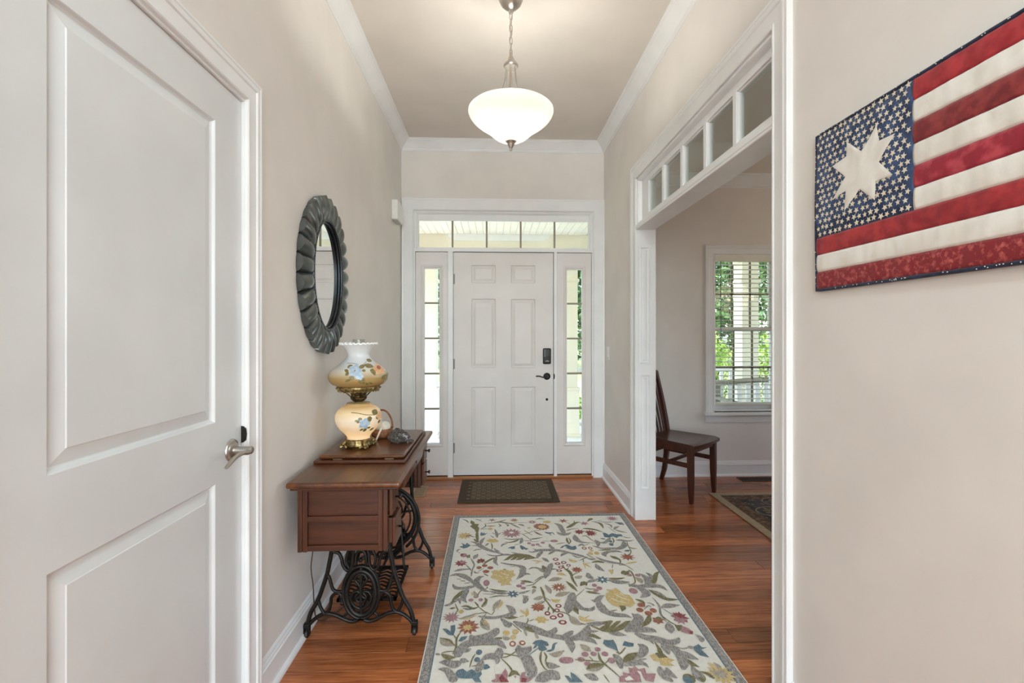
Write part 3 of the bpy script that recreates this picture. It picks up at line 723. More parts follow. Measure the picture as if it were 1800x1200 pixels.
for k, a in enumerate((-.25, PI + .25, PI / 2)):
    bx, by_ = px_ + .082 * math.cos(a), py_ - .01 + .082 * math.sin(a)
    b = obj('bulb', MB().sphere((bx, by_, 2.418), .024, 16, 10, (1, 1, 1.2)), BULB, pend, smooth=True)
    lo = light('POINT', 'pendant_bulb_light', (bx, by_, 2.42), 5.7, (1, 1, .93), shadow_soft_size=.034)
    lo.parent = pend; lo.matrix_parent_inverse = Matrix.Translation((-px_, -py_, -CE))
    b.visible_shadow = True

# opal fill lamps added behind the camera, out of view
for (hx, hy_), lab in zip(FILL_LAMPS, ('added white opal dome fill lamp just behind the camera, out of view', 'added white opal dome fill lamp further back in the great room, out of view')):
    cl = thing('added_fill_lamp', lab, 'fill lamp', (hx, hy_, CE), 'added fill lamps')
    obj('base_ring', MB().lathe([(.001, CE), (.18, CE), (.185, CE - .02), (.17, CE - .03), (.001, CE - .03)], (hx, hy_, 0), 40), NICKEL, cl, auto=40)
    obj('fill_dome', MB().lathe([(.168, CE - .03), (.160, CE - .06), (.13, CE - .09), (.08, CE - .108), (.001, CE - .114)], (hx, hy_, 0), 40, cap=False), MATS.get('fill_lamp_glow') or emit_mat('fill_lamp_glow', (212, 246, 255), FILL_LAMP_GLOW), cl, smooth=True)
# ------------------------------------------------------------------ oval mirror
MY, MZc = 2.245, 1.597
mir = thing('oval_mirror', 'oval wall mirror with dark pewter fluted scalloped frame', 'mirror', (XL, MY, MZc))
PEWT = mat('pewter_frame', (100, 105, 105), .28, .85, rgb2=(120, 125, 124), scale=20)
NF = 27; seg = NF * 12
ai, bi, ao, bo = .186, .262, .292, .376
vs_ = []; fs_ = []; rings = 8
def fl(a):
    t = (a / (2 * PI) * NF) % 1.0
    return math.sin(PI * t) ** .6
for j in range(rings + 1):
    t = j / rings
    for k in range(seg):
        a = 2 * PI * k / seg
        f = fl(a)
        ea = ai + (ao - ai) * t; eb = bi + (bo - bi) * t
        sc = 1 + .026 * (f - .4) * t
        h = .030 + .012 * math.sin(PI * t) - .020 * t + (.040 * f - .014) * (t ** .7) * (1.0) + .004 * (1 - t)
        vs_.append((XL + h, MY + ea * sc * math.sin(a), MZc + eb * sc * math.cos(a)))
for k in range(seg):
    a = 2 * PI * k / seg; f = fl(a); sc = 1 + .026 * (f - .4)
    vs_.append((XL + .001, MY + ao * .985 * sc * math.sin(a), MZc + bo * .985 * sc * math.cos(a)))
for j in range(rings + 1):
    for k in range(seg):
        k2 = (k + 1) % seg; fs_.append((j * seg + k, j * seg + k2, (j + 1) * seg + k2, (j + 1) * seg + k))
obj('fluted_frame', MB().add(vs_, fs_), PEWT, mir, auto=50)
ell = lambda a, b, x: [(x, MY + a * math.sin(2 * PI * k / 96), MZc + b * math.cos(2 * PI * k / 96)) for k in range(96)]
rim = MB().tube(ell(ai + .002, bi + .002, XL + .034), .007, 10, closed=True)
rim.tube(ell(ai - .008, bi - .008, XL + .024), .006, 8, closed=True)
obj('inner_rim', rim, mat('rim_gunmetal', (60, 64, 68), .3, .8), mir, smooth=True)
beads = MB()
for k in range(120):
    a = 2 * PI * k / 120; beads.sphere((XL + .04, MY + (ai + .006) * math.sin(a), MZc + (bi + .006) * math.cos(a)), .0042, 6, 4)
bo_ = obj('bead_trim', beads, PEWT, mir, smooth=True); bo_['kind'] = 'stuff'
gm = mat('mirror_silver', (238, 240, 240), .01, 1.0)
obj('mirror_glass', MB().add([(XL + .018, MY, MZc)] + [(XL + .018, MY + (ai - .006) * math.sin(2 * PI * k / 96), MZc + (bi - .006) * math.cos(2 * PI * k / 96)) for k in range(96)] +
    [(XL + .012, MY + (ai - .006) * math.sin(2 * PI * k / 96), MZc + (bi - .006) * math.cos(2 * PI * k / 96)) for k in range(96)],
    [(0, 1 + k, 1 + (k + 1) % 96) for k in range(96)] + [(1 + k, 97 + k, 97 + (k + 1) % 96, 1 + (k + 1) % 96) for k in range(96)]), gm, mir)

# ------------------------------------------------------------------ treadle sewing table
OAK = wood_mat('oak_top', (60, 31, 15), (118, 68, 35), 'Y', .3, .9, .04, .15)
OAKX = wood_mat('oak_rails', (46, 21, 9), (94, 47, 21), 'X', .36, .9, .05)
OAKZ = wood_mat('oak_posts', (48, 23, 10), (100, 52, 25), 'Z', .36, .9, .05)
IRON = mat('cast_iron', (26, 23, 21), .42, .5, rgb2=(38, 33, 29), scale=40, bump=.1)
TX0, TX1, TY0, TY1, TZ = -.806, -.366, 1.79, 2.755, .735
st = thing('sewing_table', 'antique oak treadle sewing machine table on black iron legs', 'sewing table', (-.58, 2.3, 0))
EDGE = [(0, 0), (0, -.026), (-.006, -.026), (-.010, -.021), (-.010, -.006), (-.006, -.001)]
tt = MB().box(TX0 + .01, TX1 - .01, TY0 + .01, TY1 - .01, TZ - .025, TZ)
obj('table_top', MB().box(TX0, TX1, TY0, TY1, TZ - .024, TZ), OAK, st, bevel=.010, seg=3)
obj('under_moulding', MB().box(TX0 + .012, TX1 - .014, TY0 + .014, TY1 - .014, TZ - .034, TZ - .0235), OAKX, st, bevel=.003)
lb = obj('lid_base', MB().box(TX0 + .006, -.396, 2.05, 2.655, TZ + .0005, TZ + .015), OAKX, st, bevel=.004)
obj('lid', MB().box(TX0 + .022, -.404, 2.072, 2.625, TZ + .017, TZ + .033), OAK, st, bevel=.007, seg=2)
for x in (-.70, -.47): obj('hinge', MB().box(x - .02, x + .02, 2.068, 2.073, TZ + .013, TZ + .019), mat('old_brass_dark', (110, 96, 72), .4, .8), lb)
KNOBM = mat('knob_iron', (58, 48, 40), .4, .7)
def case(y0, y1, xf, near):
    xb = TX0 + .028; zb, zt = .452, TZ - .034
    pw = .03
    for (xa, xbb) in ((xb, xb + pw + .008), (xf - pw - .008, xf)):
        for ya in (y0, y1 - .022):
            xm = (xa + xbb) / 2
            obj('corner_post', MB().box(xa, xm - .0015, ya, ya + .022, zb - .006, zt).box(xm + .0015, xbb, ya, ya + .022, zb - .006, zt).box(xm - .002, xm + .002, ya + .004, ya + .018, zb - .004, zt), OAKZ, st, bevel=.004)
    for (za, zz) in ((zb - .004, zb + .018), ((zb + zt) / 2 - .012, (zb + zt) / 2 + .010), (zt - .016, zt)):
        obj('rail', MB().box(xb + .03, xf - .03, y0 + .003, y1 - .003, za, zz), OAKX, st, bevel=.002)
    obj('side_panel', MB().box(xb + .03, xf - .03, y0 + .016, y0 + .020, zb, zt), OAKX, st)
    obj('side_panel', MB().box(xb + .03, xf - .03, y1 - .016, y1 - .010, zb, zt), OAKX, st)
    obj('back_panel', MB().box(xb + .002, xb + .008, y0 + .01, y1 - .01, zb, zt), OAKZ, st)
    zc = (zb + zt) / 2
    for i, (za, zz) in enumerate(((zb + .004, zc - .004), (zc + .004, zt - .006))):
        pull = .012 if (near and i == 0) else 0
        d = obj('drawer', MB().box(xb + .03, xf + .004 + pull, y0 + .024, y1 - .024, za + .01, zz - .004).box(xf + .002 + pull, xf + .016 + pull, y0 + .016, y1 - .016, za, zz), OAKZ, st, bevel=.004)
        yk = (y0 + y1) / 2; zk = (za + zz) / 2
        obj('knob', MB().lathe([(.004, .014), (.004, .030), (.010, .034), (.011, .038), (.007, .042), (.001, .042)], (xf + pull, yk, zk), 12, axis='X'), KNOBM, d, smooth=True)
        for yk2 in (y0 + .012, y1 - .012): obj('peg', MB().sphere((xf, yk2, za + .004), .005, 8, 6), KNOBM, d, smooth=True)
    return
case(1.836, 1.986, -.424, True)
case(2.585, 2.735, -.412, False)
ap = obj('centre_drawer', MB().hexa([(-.44, 2.045, .615), (-.398, 2.045, .630), (-.398, 2.55, .630), (-.44, 2.55, .615), (-.44, 2.045, TZ - .035), (-.384, 2.045, TZ - .035), (-.384, 2.55, TZ - .035), (-.44, 2.55, TZ - .035)]), OAK, st, bevel=.004)
obj('keyhole', MB().lathe([(.007, 0), (.006, .003), (.001, .003)], (-.389, 2.30, .672), 12, axis='X'), KNOBM, ap)
obj('well_box', MB().box(TX0 + .05, -.45, 2.06, 2.53, .60, TZ - .03), OAKZ, st)

# iron frames traced in their own plane: (x from centre, z)
def frame_curves():
    def q(pts): return [((a - 730) / 2640.0, (1172 - b) / 2640.0) for a, b in pts]
    L = []
    L.append((q([(430, -672), (424, -500), (420, -200), (413, 60), (395, 200), (370, 330), (345, 450), (295, 600), (240, 745), (160, 885), (125, 1020), (118, 1085)]), .0098))
    L.append((q([(130, 1040), (165, 995), (230, 940), (300, 906), (350, 902), (420, 916), (500, 952), (570, 985), (640, 1000), (690, 985), (730, 958)]), .0085))
    L.append((q([(345, 455), (372, 500), (388, 560), (410, 625), (455, 655), (525, 650)]), .0075))
    L.append((q([(245, 745), (262, 810), (285, 860), (318, 900), (365, 860), (385, 790), (392, 725), (420, 685), (465, 668), (500, 690), (520, 730)]), .0072))
    L.append((q([(408, 150), (420, 190), (455, 196), (490, 165), (512, 110), (520, 60)]), .0068))
    L.append((q([(398, 200), (440, 200), (485, 225), (512, 290), (525, 350), (560, 405), (605, 400), (632, 340), (640, 240), (665, 140), (690, 40)]), .0075))
    L.append((q([(560, 410), (590, 420), (640, 385), (700, 372), (730, 370)]), .0065))
    L.append((q([(540, 958), (548, 925), (580, 905)]), .006))
    L.append((q([(690, 40), (700, -150), (640, -300), (520, -380), (428, -420)]), .0075))
    L.append((q([(600, 400), (560, 300), (600, 180), (690, 150)]), .0065))
    L.append((q([(730, 190), (765, 200), (790, 260), (785, 360)]), .0065))
    out = []
    for pts, r in L:
        out.append((pts, r)); out.append(([(-x, z_) for x, z_ in pts], r))
    el = lambda cx, cy, rx, ry, n=36: q([(cx + rx * math.sin(2 * PI * k / n), cy - ry * math.cos(2 * PI * k / n)) for k in range(n + 1)])
    out.append((el(732, 668, 206, 300), .0085)); out.append((el(734, 676, 164, 254), .0115))
    # medallion
    for s in (1, -1):
        m_ = lambda pts: [(-x, z_) if s < 0 else (x, z_) for x, z_ in q(pts)]
        out.append((m_([(730, 860), (650, 820), (610, 740), (640, 670), (700, 660), (715, 710), (680, 740)]), .006))
        out.append((m_([(730, 620), (690, 560), (660, 520), (690, 470), (730, 460)]), .007))
        out.append((m_([(730, 900), (690, 930), (640, 900), (600, 860)]), .006))
        out.append((m_([(730, 780), (690, 770), (670, 720), (700, 680), (730, 690)]), .006))
        out.append((m_([(600, 720), (560, 690), (530, 650)]), .006))
    out.append((q([(730, 370), (730, 700), (730, 958)]), .0075))
    out.append((q([(430, -665), (730, -665), (1030, -665)]), .011))
    return out
FRC = frame_curves()
FCX = -.577
def side_frame(y):
    mb = MB()
    for pts, r in FRC:
        P = smooth_path([(FCX + a * .99, y, max(b, .03) if False else b) for a, b in pts], 4)
        mb.tube(P, r, 7, flat=1.0, up=(0, 1, 0))
    o = obj('side_frame', mb, IRON, st, smooth=True)
    for s in (-1, 1):
        cx = FCX + s * .231
        obj('caster_fork', MB().box(cx - .014, cx - .009, y - .009, y + .009, .012, .05).box(cx + .009, cx + .014, y - .009, y + .009, .012, .05).box(cx - .014, cx + .014, y - .011, y + .011, .046, .062), IRON, o, bevel=.002)
        obj('caster_wheel', MB().lathe([(.006, -.006), (.017, -.006), (.018, 0), (.017, .006), (.006, .006)], (cx, y, .018), 18, axis='X'), mat('caster_steel', (60, 54, 50), .45, .6) if 'caster_steel' not in MATS else MATS['caster_steel'], o)
    return o
side_frame(2.003); side_frame(2.568)
# flywheel near the far frame
wc = (-.583, 2.495, .315); fw = MB()
def ring(c, R, r, n=48, flat=1.0): return [(c[0] + R * math.cos(2 * PI * k / n), c[1], c[2] + R * math.sin(2 * PI * k / n)) for k in range(n)]
fw.tube(ring(wc, .158, 0), .013, 10, closed=True, up=(0, 1, 0), flat=1.2)
fw.tube(ring(wc, .130, 0), .005, 8, closed=True)
fw.lathe([(.02, -.03), (.02, .03)], wc, 14, axis='Y')
for k in range(6):
    a = 2 * PI * k / 6; a2 = a + .55
    fw.tube(smooth_path([(wc[0] + .015 * math.cos(a), wc[1], wc[2] + .015 * math.sin(a)), (wc[0] + .07 * math.cos(a + .4), wc[1], wc[2] + .07 * math.sin(a + .4)), (wc[0] + .155 * math.cos(a2 - .3), wc[1], wc[2] + .155 * math.sin(a2 - .3))], 4), .006, 6)
obj('flywheel', fw, IRON, st, smooth=True)
bg = MB()
bg.tube([(wc[0] + .182 * math.cos(a), wc[1] - .03, wc[2] + .182 * math.sin(a)) for a in [(-.9 + 2.2 * k / 24) for k in range(25)]], .008, 8)
obj('belt_guard', bg, IRON, st, smooth=True)
# braces, pitman rod, treadle
br = MB()
br.tube(smooth_path([(-.58, 2.003, .33), (-.585, 2.15, .30), (-.585, 2.3, .36), (-.585, 2.43, .30), (-.58, 2.565, .33)], 5), .009, 8)
br.tube(smooth_path([(-.63, 2.003, .55), (-.64, 2.2, .42), (-.64, 2.4, .42), (-.63, 2.565, .55)], 5), .008, 8)
br.tube(smooth_path([(-.66, 2.003, .14), (-.66, 2.3, .26), (-.66, 2.565, .5)], 5), .007, 8)
br.tube(smooth_path([(-.66, 2.565, .14), (-.665, 2.3, .26), (-.66, 2.003, .5)], 5), .007, 8)
br.tube([(-.58, 2.003, .095), (-.58, 2.565, .095)], .007, 8)
obj('cross_brace', br, IRON, st, smooth=True)
obj('pitman_rod', MB().tube(smooth_path([(-.50, 2.44, .36), (-.48, 2.40, .25), (-.46, 2.36, .10)], 5), .006, 8).tube([(-.50, 2.44, .36), (-.583, 2.495, .315)], .007, 8), IRON, st, smooth=True)
tx0, tx1, ty0, ty1, tz = -.715, -.445, 2.10, 2.40, .100
td = MB().box(tx0, tx1, ty0, ty0 + .012, tz - .006, tz + .006).box(tx0, tx1, ty1 - .012, ty1, tz - .006, tz + .006).box(tx0, tx0 + .012, ty0, ty1, tz - .006, tz + .006).box(tx1 - .012, tx1, ty0, ty1, tz - .006, tz + .006)
for i in range(9):
    yy = ty0 + .03 + i * (ty1 - ty0 - .06) / 8
    td.tube(smooth_path([(tx0 + (tx1 - tx0) * k / 8, yy + (.009 if k % 2 else -.009), tz) for k in range(9)], 3), .0042, 6)
for i in range(3):
    xx = tx0 + (i + 1) * (tx1 - tx0) / 4; td.box(xx - .004, xx + .004, ty0, ty1, tz - .004, tz + .004)
obj('treadle_plate', td, IRON, st)
# lamp cord down the wall
CORD = mat('brown_cord', (74, 52, 40), .5)
tag(obj('lamp_cord', MB().tube(smooth_path([(-.815, 2.06, .69), (-.815, 2.055, .52), (-.812, 2.05, .44), (-.800, 2.045, .36), (-.807, 2.045, .28), (-.80, 2.05, .20), (-.798, 2.055, .12), (-.79, 2.06, .05), (-.775, 2.12, .004), (-.72, 2.22, .004), (-.68, 2.42, .004), (-.79, 2.72, .004)], 6), .0026, 6), CORD, smooth=True), 'thin brown lamp cord hanging behind the sewing table to the floor', 'cord')

# ------------------------------------------------------------------ painted glass lamp
LX, LY, LZ = -.655, 2.236, TZ + .033
kpx = 2.236 / 800
def lz(y): return CAM_H - (590 + y / 5.715 - 588) * kpx
def lr_(w): return w / 5.715 * kpx
lamp = thing('parlor_lamp', 'hand painted milk glass parlor lamp with floral globes on brass', 'table lamp', (LX, LY, LZ))
BRASS = mat('antique_brass', (120, 100, 62), .38, .85, rgb2=(176, 154, 104), scale=60, lo=.4, hi=.6)
BRASSD = mat('dark_brass', (66, 54, 36), .42, .8, rgb2=(120, 100, 62), scale=70, lo=.45, hi=.65)
def glass_paint(name, stops, z0, z1, transl=.0):
    m = bpy.data.materials.new(name); m.use_nodes = True
    n = m.node_tree.nodes; l = m.node_tree.links; b = n['Principled BSDF']
    tc = n.new('ShaderNodeTexCoord'); sx = n.new('ShaderNodeSeparateXYZ'); mr = n.new('ShaderNodeMapRange')
    nz = n.new('ShaderNodeTexNoise'); nz.inputs['Scale'].default_value = 9
    l.new(tc.outputs['Object'], sx.inputs[0]); l.new(tc.outputs['Object'], nz.inputs['Vector'])
    ad = n.new('ShaderNodeMath'); ad.operation = 'MULTIPLY_ADD'; ad.inputs[1].default_value = .012
    l.new(nz.outputs['Fac'], ad.inputs[0]); l.new(sx.outputs[2], ad.inputs[2])
    mr.inputs['From Min'].default_value = z0; mr.inputs['From Max'].default_value = z1
    l.new(ad.outputs[0], mr.inputs['Value'])
    rp = n.new('ShaderNodeValToRGB'); e = rp.color_ramp.elements
    while len(e) < len(stops): e.new(.5)
    for k, (p, c) in enumerate(stops): e[k].position = p; e[k].color = lin(c)
    l.new(mr.outputs[0], rp.inputs['Fac']); l.new(rp.outputs[0], b.inputs['Base Color'])
    b.inputs['Roughness'].default_value = .12
    if transl:
        tr = n.new('ShaderNodeBsdfTranslucent'); mx = n.new('ShaderNodeMixShader'); mx.inputs[0].default_value = transl
        l.new(rp.outputs[0], tr.inputs[0]); l.new(b.outputs[0], mx.inputs[1]); l.new(tr.outputs[0], mx.inputs[2]); l.new(mx.outputs[0], n['Material Output'].inputs[0])
    return m
shade_p = [(200, 492), (236, 480), (262, 458), (279, 430), (284, 400), (279, 372), (262, 345), (235, 318), (200, 292), (165, 265), (135, 238), (115, 212), (107, 190), (110, 168), (122, 142), (142, 112), (160, 92), (174, 78)]
shade_z = [(lr_(r), lz(y)) for r, y in shade_p]
font_p = [(112, 1016), (108, 1000), (118, 978), (145, 948), (178, 912), (206, 872), (220, 830), (223, 798), (216, 764), (200, 736), (178, 714), (150, 696), (118, 684), (110, 672), (108, 660)]
font_z = [(lr_(r), lz(y)) for r, y in font_p]
SHG = glass_paint('painted_shade', [(0, (178, 140, 82)), (.25, (196, 164, 108)), (.42, (236, 228, 212)), (.55, (236, 238, 240)), (1, (244, 246, 247))], lz(492), lz(78), .25)
FOG = glass_paint('painted_font', [(0, (246, 226, 192)), (.3, (246, 230, 202)), (.6, (244, 240, 230)), (.85, (240, 226, 190)), (1, (206, 174, 116))], lz(1016), lz(660), .4)
nr = 24
def ruff(r, h, a):
    t = max(0, (h - lz(120)) / (lz(78) - lz(120)))
    return r * (1 + .03 * t * math.sin(nr * a))
def dense(prof, sub=4): return [tuple(p)[:2] for p in smooth_path([(r, h, 0) for r, h in prof], sub)]
shd, fnt = dense(shade_z), dense(font_z)
so = MB().lathe(shd, (LX, LY, 0), 96, cap=False, rfun=ruff)
rimv = MB().tube([(LX + lr_(174) * (1 + .035 * math.sin(nr * a)) * math.cos(a), LY + lr_(174) * (1 + .035 * math.sin(nr * a)) * math.sin(a), lz(78) + .003 * math.cos(nr * a)) for a in [2 * PI * k / 144 for k in range(144)]], .0042, 8, closed=True)
shade = obj('upper_globe', so, SHG, lamp, smooth=True)
obj('ruffled_rim', rimv, mat('milk_glass', (246, 247, 246), .15), shade, smooth=True)
font = obj('lower_globe', MB().lathe(fnt, (LX, LY, 0), 72, cap=False), FOG, lamp, smooth=True)
lo = light('POINT', 'lamp_night_light', (LX, LY, lz(900)), .13, (1, .76, .5), shadow_soft_size=.02)
lo.parent = lamp; lo.matrix_parent_inverse = Matrix.Translation((-LX, -LY, -LZ))
obj('chimney', MB().lathe([(lr_(62), lz(500)), (lr_(75), lz(300)), (lr_(60), lz(120)), (lr_(56), lz(40)), (lr_(57), lz(34))], (LX, LY, 0), 28, cap=False), glass_mat('chimney_glass', (238, 238, 236)), lamp, smooth=True)
gal = MB().lathe([(lr_(80), lz(560)), (lr_(150), lz(545)), (lr_(196), lz(535)), (lr_(205), lz(512)), (lr_(207), lz(494)), (lr_(200), lz(488))], (LX, LY, 0), 64, cap=False, rfun=lambda r, h, a: r * (1 + .018 * math.sin(32 * a)))
for k in range(32):
    a = 2 * PI * k / 32
    gal.sphere((LX + lr_(206) * math.cos(a), LY + lr_(206) * math.sin(a), lz(512)), .0045, 8, 6); gal.sphere((LX + lr_(190) * math.cos(a + .1), LY + lr_(190) * math.sin(a + .1), lz(540)), .004, 8, 6)
obj('gallery_ring', gal, BRASS, lamp, smooth=True)
bur = MB().lathe([(lr_(42), lz(662)), (lr_(42), lz(650)), (lr_(60), lz(640)), (lr_(76), lz(622)), (lr_(80), lz(606)), (lr_(70), lz(600)), (lr_(72), lz(580)), (lr_(84), lz(560))], (LX, LY, 0), 36)
obj('burner_cup', bur, BRASSD, lamp, auto=40)
for k in range(4):
    a = 2 * PI * k / 4 + .5
    obj('gallery_arm', MB().tube(smooth_path([(LX + lr_(r) * math.cos(a), LY + lr_(r) * math.sin(a), lz(y)) for r, y in ((74, 600), (95, 580), (125, 555), (165, 540))], 4), .003, 6), BRASSD, lamp, smooth=True)
obj('neck_cap', MB().lathe([(lr_(120), lz(672)), (lr_(116), lz(664)), (lr_(60), lz(656)), (lr_(40), lz(652))], (LX, LY, 0), 36), mat('tan_cap', (196, 166, 112), .3), lamp, auto=40)
bs = MB().lathe([(lr_(118), lz(1018)), (lr_(122), lz(1008)), (lr_(126), lz(1030)), (lr_(118), lz(1050)), (lr_(132), lz(1066)), (lr_(120), lz(1085)), (lr_(60), lz(1078))], (LX, LY, 0), 48, cap=False, rfun=lambda r, h, a: r * (1 + .05 * math.sin(16 * a)))
obj('pierced_base', bs, BRASS, lamp, smooth=True)
for k in range(4):
    a = math.atan2(-LY, -LX) + math.radians(-70 + 90 * k)
    ft = MB().tube(smooth_path([(LX + lr_(r) * math.cos(a), LY + lr_(r) * math.sin(a), lz(y)) for r, y in ((112, 1030), (140, 1042), (152, 1056), (144, 1068))] + [(LX + lr_(160) * math.cos(a), LY + lr_(160) * math.sin(a), LZ + .012), (LX + lr_(188) * math.cos(a), LY + lr_(188) * math.sin(a), LZ + .008)], 4), [.007, .0075, .008, .0085, .009, .0095, .010, .0105, .0105, .010, .0095, .009, .0085, .0085, .008, .008, .008, .008, .008, .007, .006], 8)
    for j in range(5):
        aa = a + (j - 2) * .13; ft.sphere((LX + lr_(140) * math.cos(aa), LY + lr_(140) * math.sin(aa), lz(1062) - abs(j - 2) * .004), .007, 8, 6)
    obj('scroll_foot', ft, BRASS, lamp, smooth=True)
# painted flowers on the globes
view_a = math.atan2(-LY, -LX)
def surf_r(prof, z):
    for (r0, z0), (r1, z1) in zip(prof, prof[1:]):
        if min(z0, z1) <= z <= max(z0, z1) and abs(z1 - z0) > 1e-9: return r0 + (r1 - r0) * (z - z0) / (z1 - z0)
    return prof[0][0]
def painted(name, polys, prof, m, parent, lift=.0009):
    mb = MB()
    for poly in polys:
        vs = []; cx = sum(p[0] for p in poly) / len(poly); cy = sum(p[1] for p in poly) / len(poly)
        rings_ = []
        for t in (0.0, .5, 1.0):
            for (a, b) in (poly if t else [(cx, cy)]):
                a2, b2 = cx + (a - cx) * t, cy + (b - cy) * t
                z_ = lz(b2); r = surf_r(prof, z_); off = lr_(a2 - 352)
                an = view_a + math.asin(max(-.98, min(.98, off / r)))
                vs.append((LX + (r + lift) * math.cos(an), LY + (r + lift) * math.sin(an), z_))
        n = len(poly)
        fs = [(0, 1 + k, 1 + (k + 1) % n) for k in range(n)] + [(1 + k, 1 + n + k, 1 + n + (k + 1) % n, 1 + (k + 1) % n) for k in range(n)]
        mb.add(vs, fs)
    return obj(name, mb, m, parent, smooth=True)
def blob(cx, cy, rx, ry, rot=0, n=12):
    return [(cx + rx * math.cos(t) * math.cos(rot) - ry * math.sin(t) * math.sin(rot), cy + rx * math.cos(t) * math.sin(rot) + ry * math.sin(t) * math.cos(rot)) for t in [2 * PI * k / n for k in range(n)]]
def bloom(cx, cy, R, n=5): return [blob(cx + R * .55 * math.cos(2 * PI * k / n), cy + R * .55 * math.sin(2 * PI * k / n), R * .5, R * .42, 2 * PI * k / n) for k in range(n)]
def leafp(x0, y0, x1, y1, w):
    L = math.hypot(x1 - x0, y1 - y0); ux, uy = (x1 - x0) / L, (y1 - y0) / L
    return [(x0 + ux * L * t - uy * w * s * math.sin(PI * t) ** .8, y0 + uy * L * t + ux * w * s * math.sin(PI * t) ** .8) for t, s in [(k / 6, 1) for k in range(7)] + [(k / 6, -1) for k in range(5, 0, -1)]]
def vine(pts, w):
    P = [tuple(p)[:2] for p in smooth_path([(a, b, 0) for a, b in pts], 4)]; out = []
    for (a, b), (c, d) in zip(P, P[1:]):
        L = math.hypot(c - a, d - b) or 1; nx, ny = -(d - b) / L * w, (c - a) / L * w
        out.append([(a + nx, b + ny), (c + nx, d + ny), (c - nx, d - ny), (a - nx, b - ny)])
    return out
PBL = mat('paint_blue', (160, 184, 204), .3, rgb2=(196, 210, 222), scale=80); PRO = mat('paint_peach', (222, 168, 118), .3, rgb2=(236, 196, 152), scale=80); PLE = mat('paint_leaf', (112, 100, 56), .35, rgb2=(146, 132, 84), scale=90); PCE = mat('paint_centre', (176, 84, 66), .4)
painted('painted_leaves', [leafp(250, 300, 300, 280, 16), leafp(225, 320, 265, 335, 14), leafp(235, 370, 265, 340, 14), leafp(265, 385, 320, 400, 18), leafp(232, 425, 282, 405, 12), leafp(350, 300, 410, 285, 18), leafp(380, 325, 415, 330, 13), leafp(395, 275, 490, 300, 20), leafp(420, 230, 475, 250, 15), leafp(452, 325, 515, 345, 24), leafp(478, 320, 500, 378, 16), leafp(345, 420, 410, 445, 18), leafp(415, 440, 440, 475, 14), leafp(440, 440, 482, 460, 10), leafp(370, 390, 408, 425, 16), leafp(556, 425, 612, 380, 22), leafp(600, 420, 625, 360, 14)] + vine([(248, 262), (300, 262), (350, 275)], 2) + vine([(350, 300), (395, 270), (425, 250)], 2), shd, PLE, shade)
painted('painted_blue_flowers', bloom(320, 330, 58) + bloom(362, 380, 34), shd, PBL, shade, .0014)
painted('painted_rose', bloom(548, 310, 62, 6) + [blob(545, 312, 34, 34)], shd, PRO, shade, .0014)
painted('flower_centre', [blob(318, 328, 6, 6)], shd, PCE, shade, .0019); painted('rose_centre', [blob(535, 308, 22, 16, .5)], shd, PCE, shade, .0019)
painted('painted_leaves', [leafp(315, 805, 350, 800, 12), leafp(342, 790, 385, 788, 15), leafp(335, 825, 365, 800, 12), leafp(425, 790, 475, 790, 20), leafp(430, 820, 470, 800, 14), leafp(470, 725, 530, 760, 24), leafp(515, 770, 535, 820, 16), leafp(360, 905, 395, 885, 10), leafp(390, 920, 425, 880, 14), leafp(425, 885, 460, 878, 10), leafp(448, 920, 492, 892, 10), leafp(530, 860, 552, 820, 12)] + vine([(285, 728), (350, 735), (410, 752), (500, 765)], 3), fnt, PLE, font)
painted('painted_blue_flowers', bloom(402, 835, 52), fnt, PBL, font, .0014)
painted('painted_rose', bloom(552, 780, 40, 6), fnt, PRO, font, .0014)

# ------------------------------------------------------------------ small things on the table lid
BK = mat('wicker', (110, 66, 40), .6, rgb2=(150, 96, 60), scale=90, bump=.5, bump_scale=160)
BX, BY = -.592, 2.43
bk = thing('small_basket', 'small brown basket with handle behind the parlor lamp', 'basket', (BX, BY, LZ))
obj('bowl', MB().lathe([(.001, LZ + .004), (.04, LZ + .001), (.05, LZ + .012), (.058, LZ + .05), (.054, LZ + .05), (.046, LZ + .014), (.001, LZ + .010)], (BX, BY, 0), 24), BK, bk, smooth=True)
obj('handle', MB().tube(smooth_path([(BX + .055 * math.cos(a), BY + .01, LZ + .048 + .095 * math.sin(a)) for a in [PI * k / 10 for k in range(11)]], 3), .005, 6), BK, bk, smooth=True)
obj('filling', MB().sphere((BX + .005, BY, LZ + .058), .044, 18, 10, (1, 1, .75)), mat('cotton_filling', (214, 204, 188), .9, rgb2=(232, 226, 214), scale=60, bump=.6), bk, smooth=True)
tag(obj('cream_strip', MB().tube([(-.60, 2.345, LZ + .003), (-.575, 2.36, LZ + .065)], .005, 8), mat('strip_cream', (226, 216, 198), .7)), 'short cream strip between the parlor lamp and the small basket', 'stick')  # plain slim cream tube between lamp and basket
RK = mat('geode_shell', (58, 52, 48), .85, rgb2=(98, 90, 84), scale=60, bump=.8); RC = mat('geode_crystal', (206, 202, 208), .25, rgb2=(128, 116, 122), scale=90, lo=.45, hi=.6)
GX, GY = -.478, 2.315
ge = thing('geode_rock', 'grey sparkling crystal rock on the sewing table lid', 'rock', (GX, GY, LZ))
rg = random.Random(3)
def rock(c, r, sc, rough_, seed):
    mb = MB().sphere(c, r, 20, 12, sc); rr2 = random.Random(seed); out = []
    for v in mb.v:
        d = Vector(v) - Vector(c); k = 1 + rough_ * (math.sin(v[0] * 190 + seed) * math.sin(v[1] * 230) + .5 * math.sin(v[2] * 310 + seed)) + rr2.uniform(-rough_, rough_) * .35
        p = Vector(c) + d * k; out.append((p.x, p.y, max(p.z, LZ)))
    mb.v = out; return mb
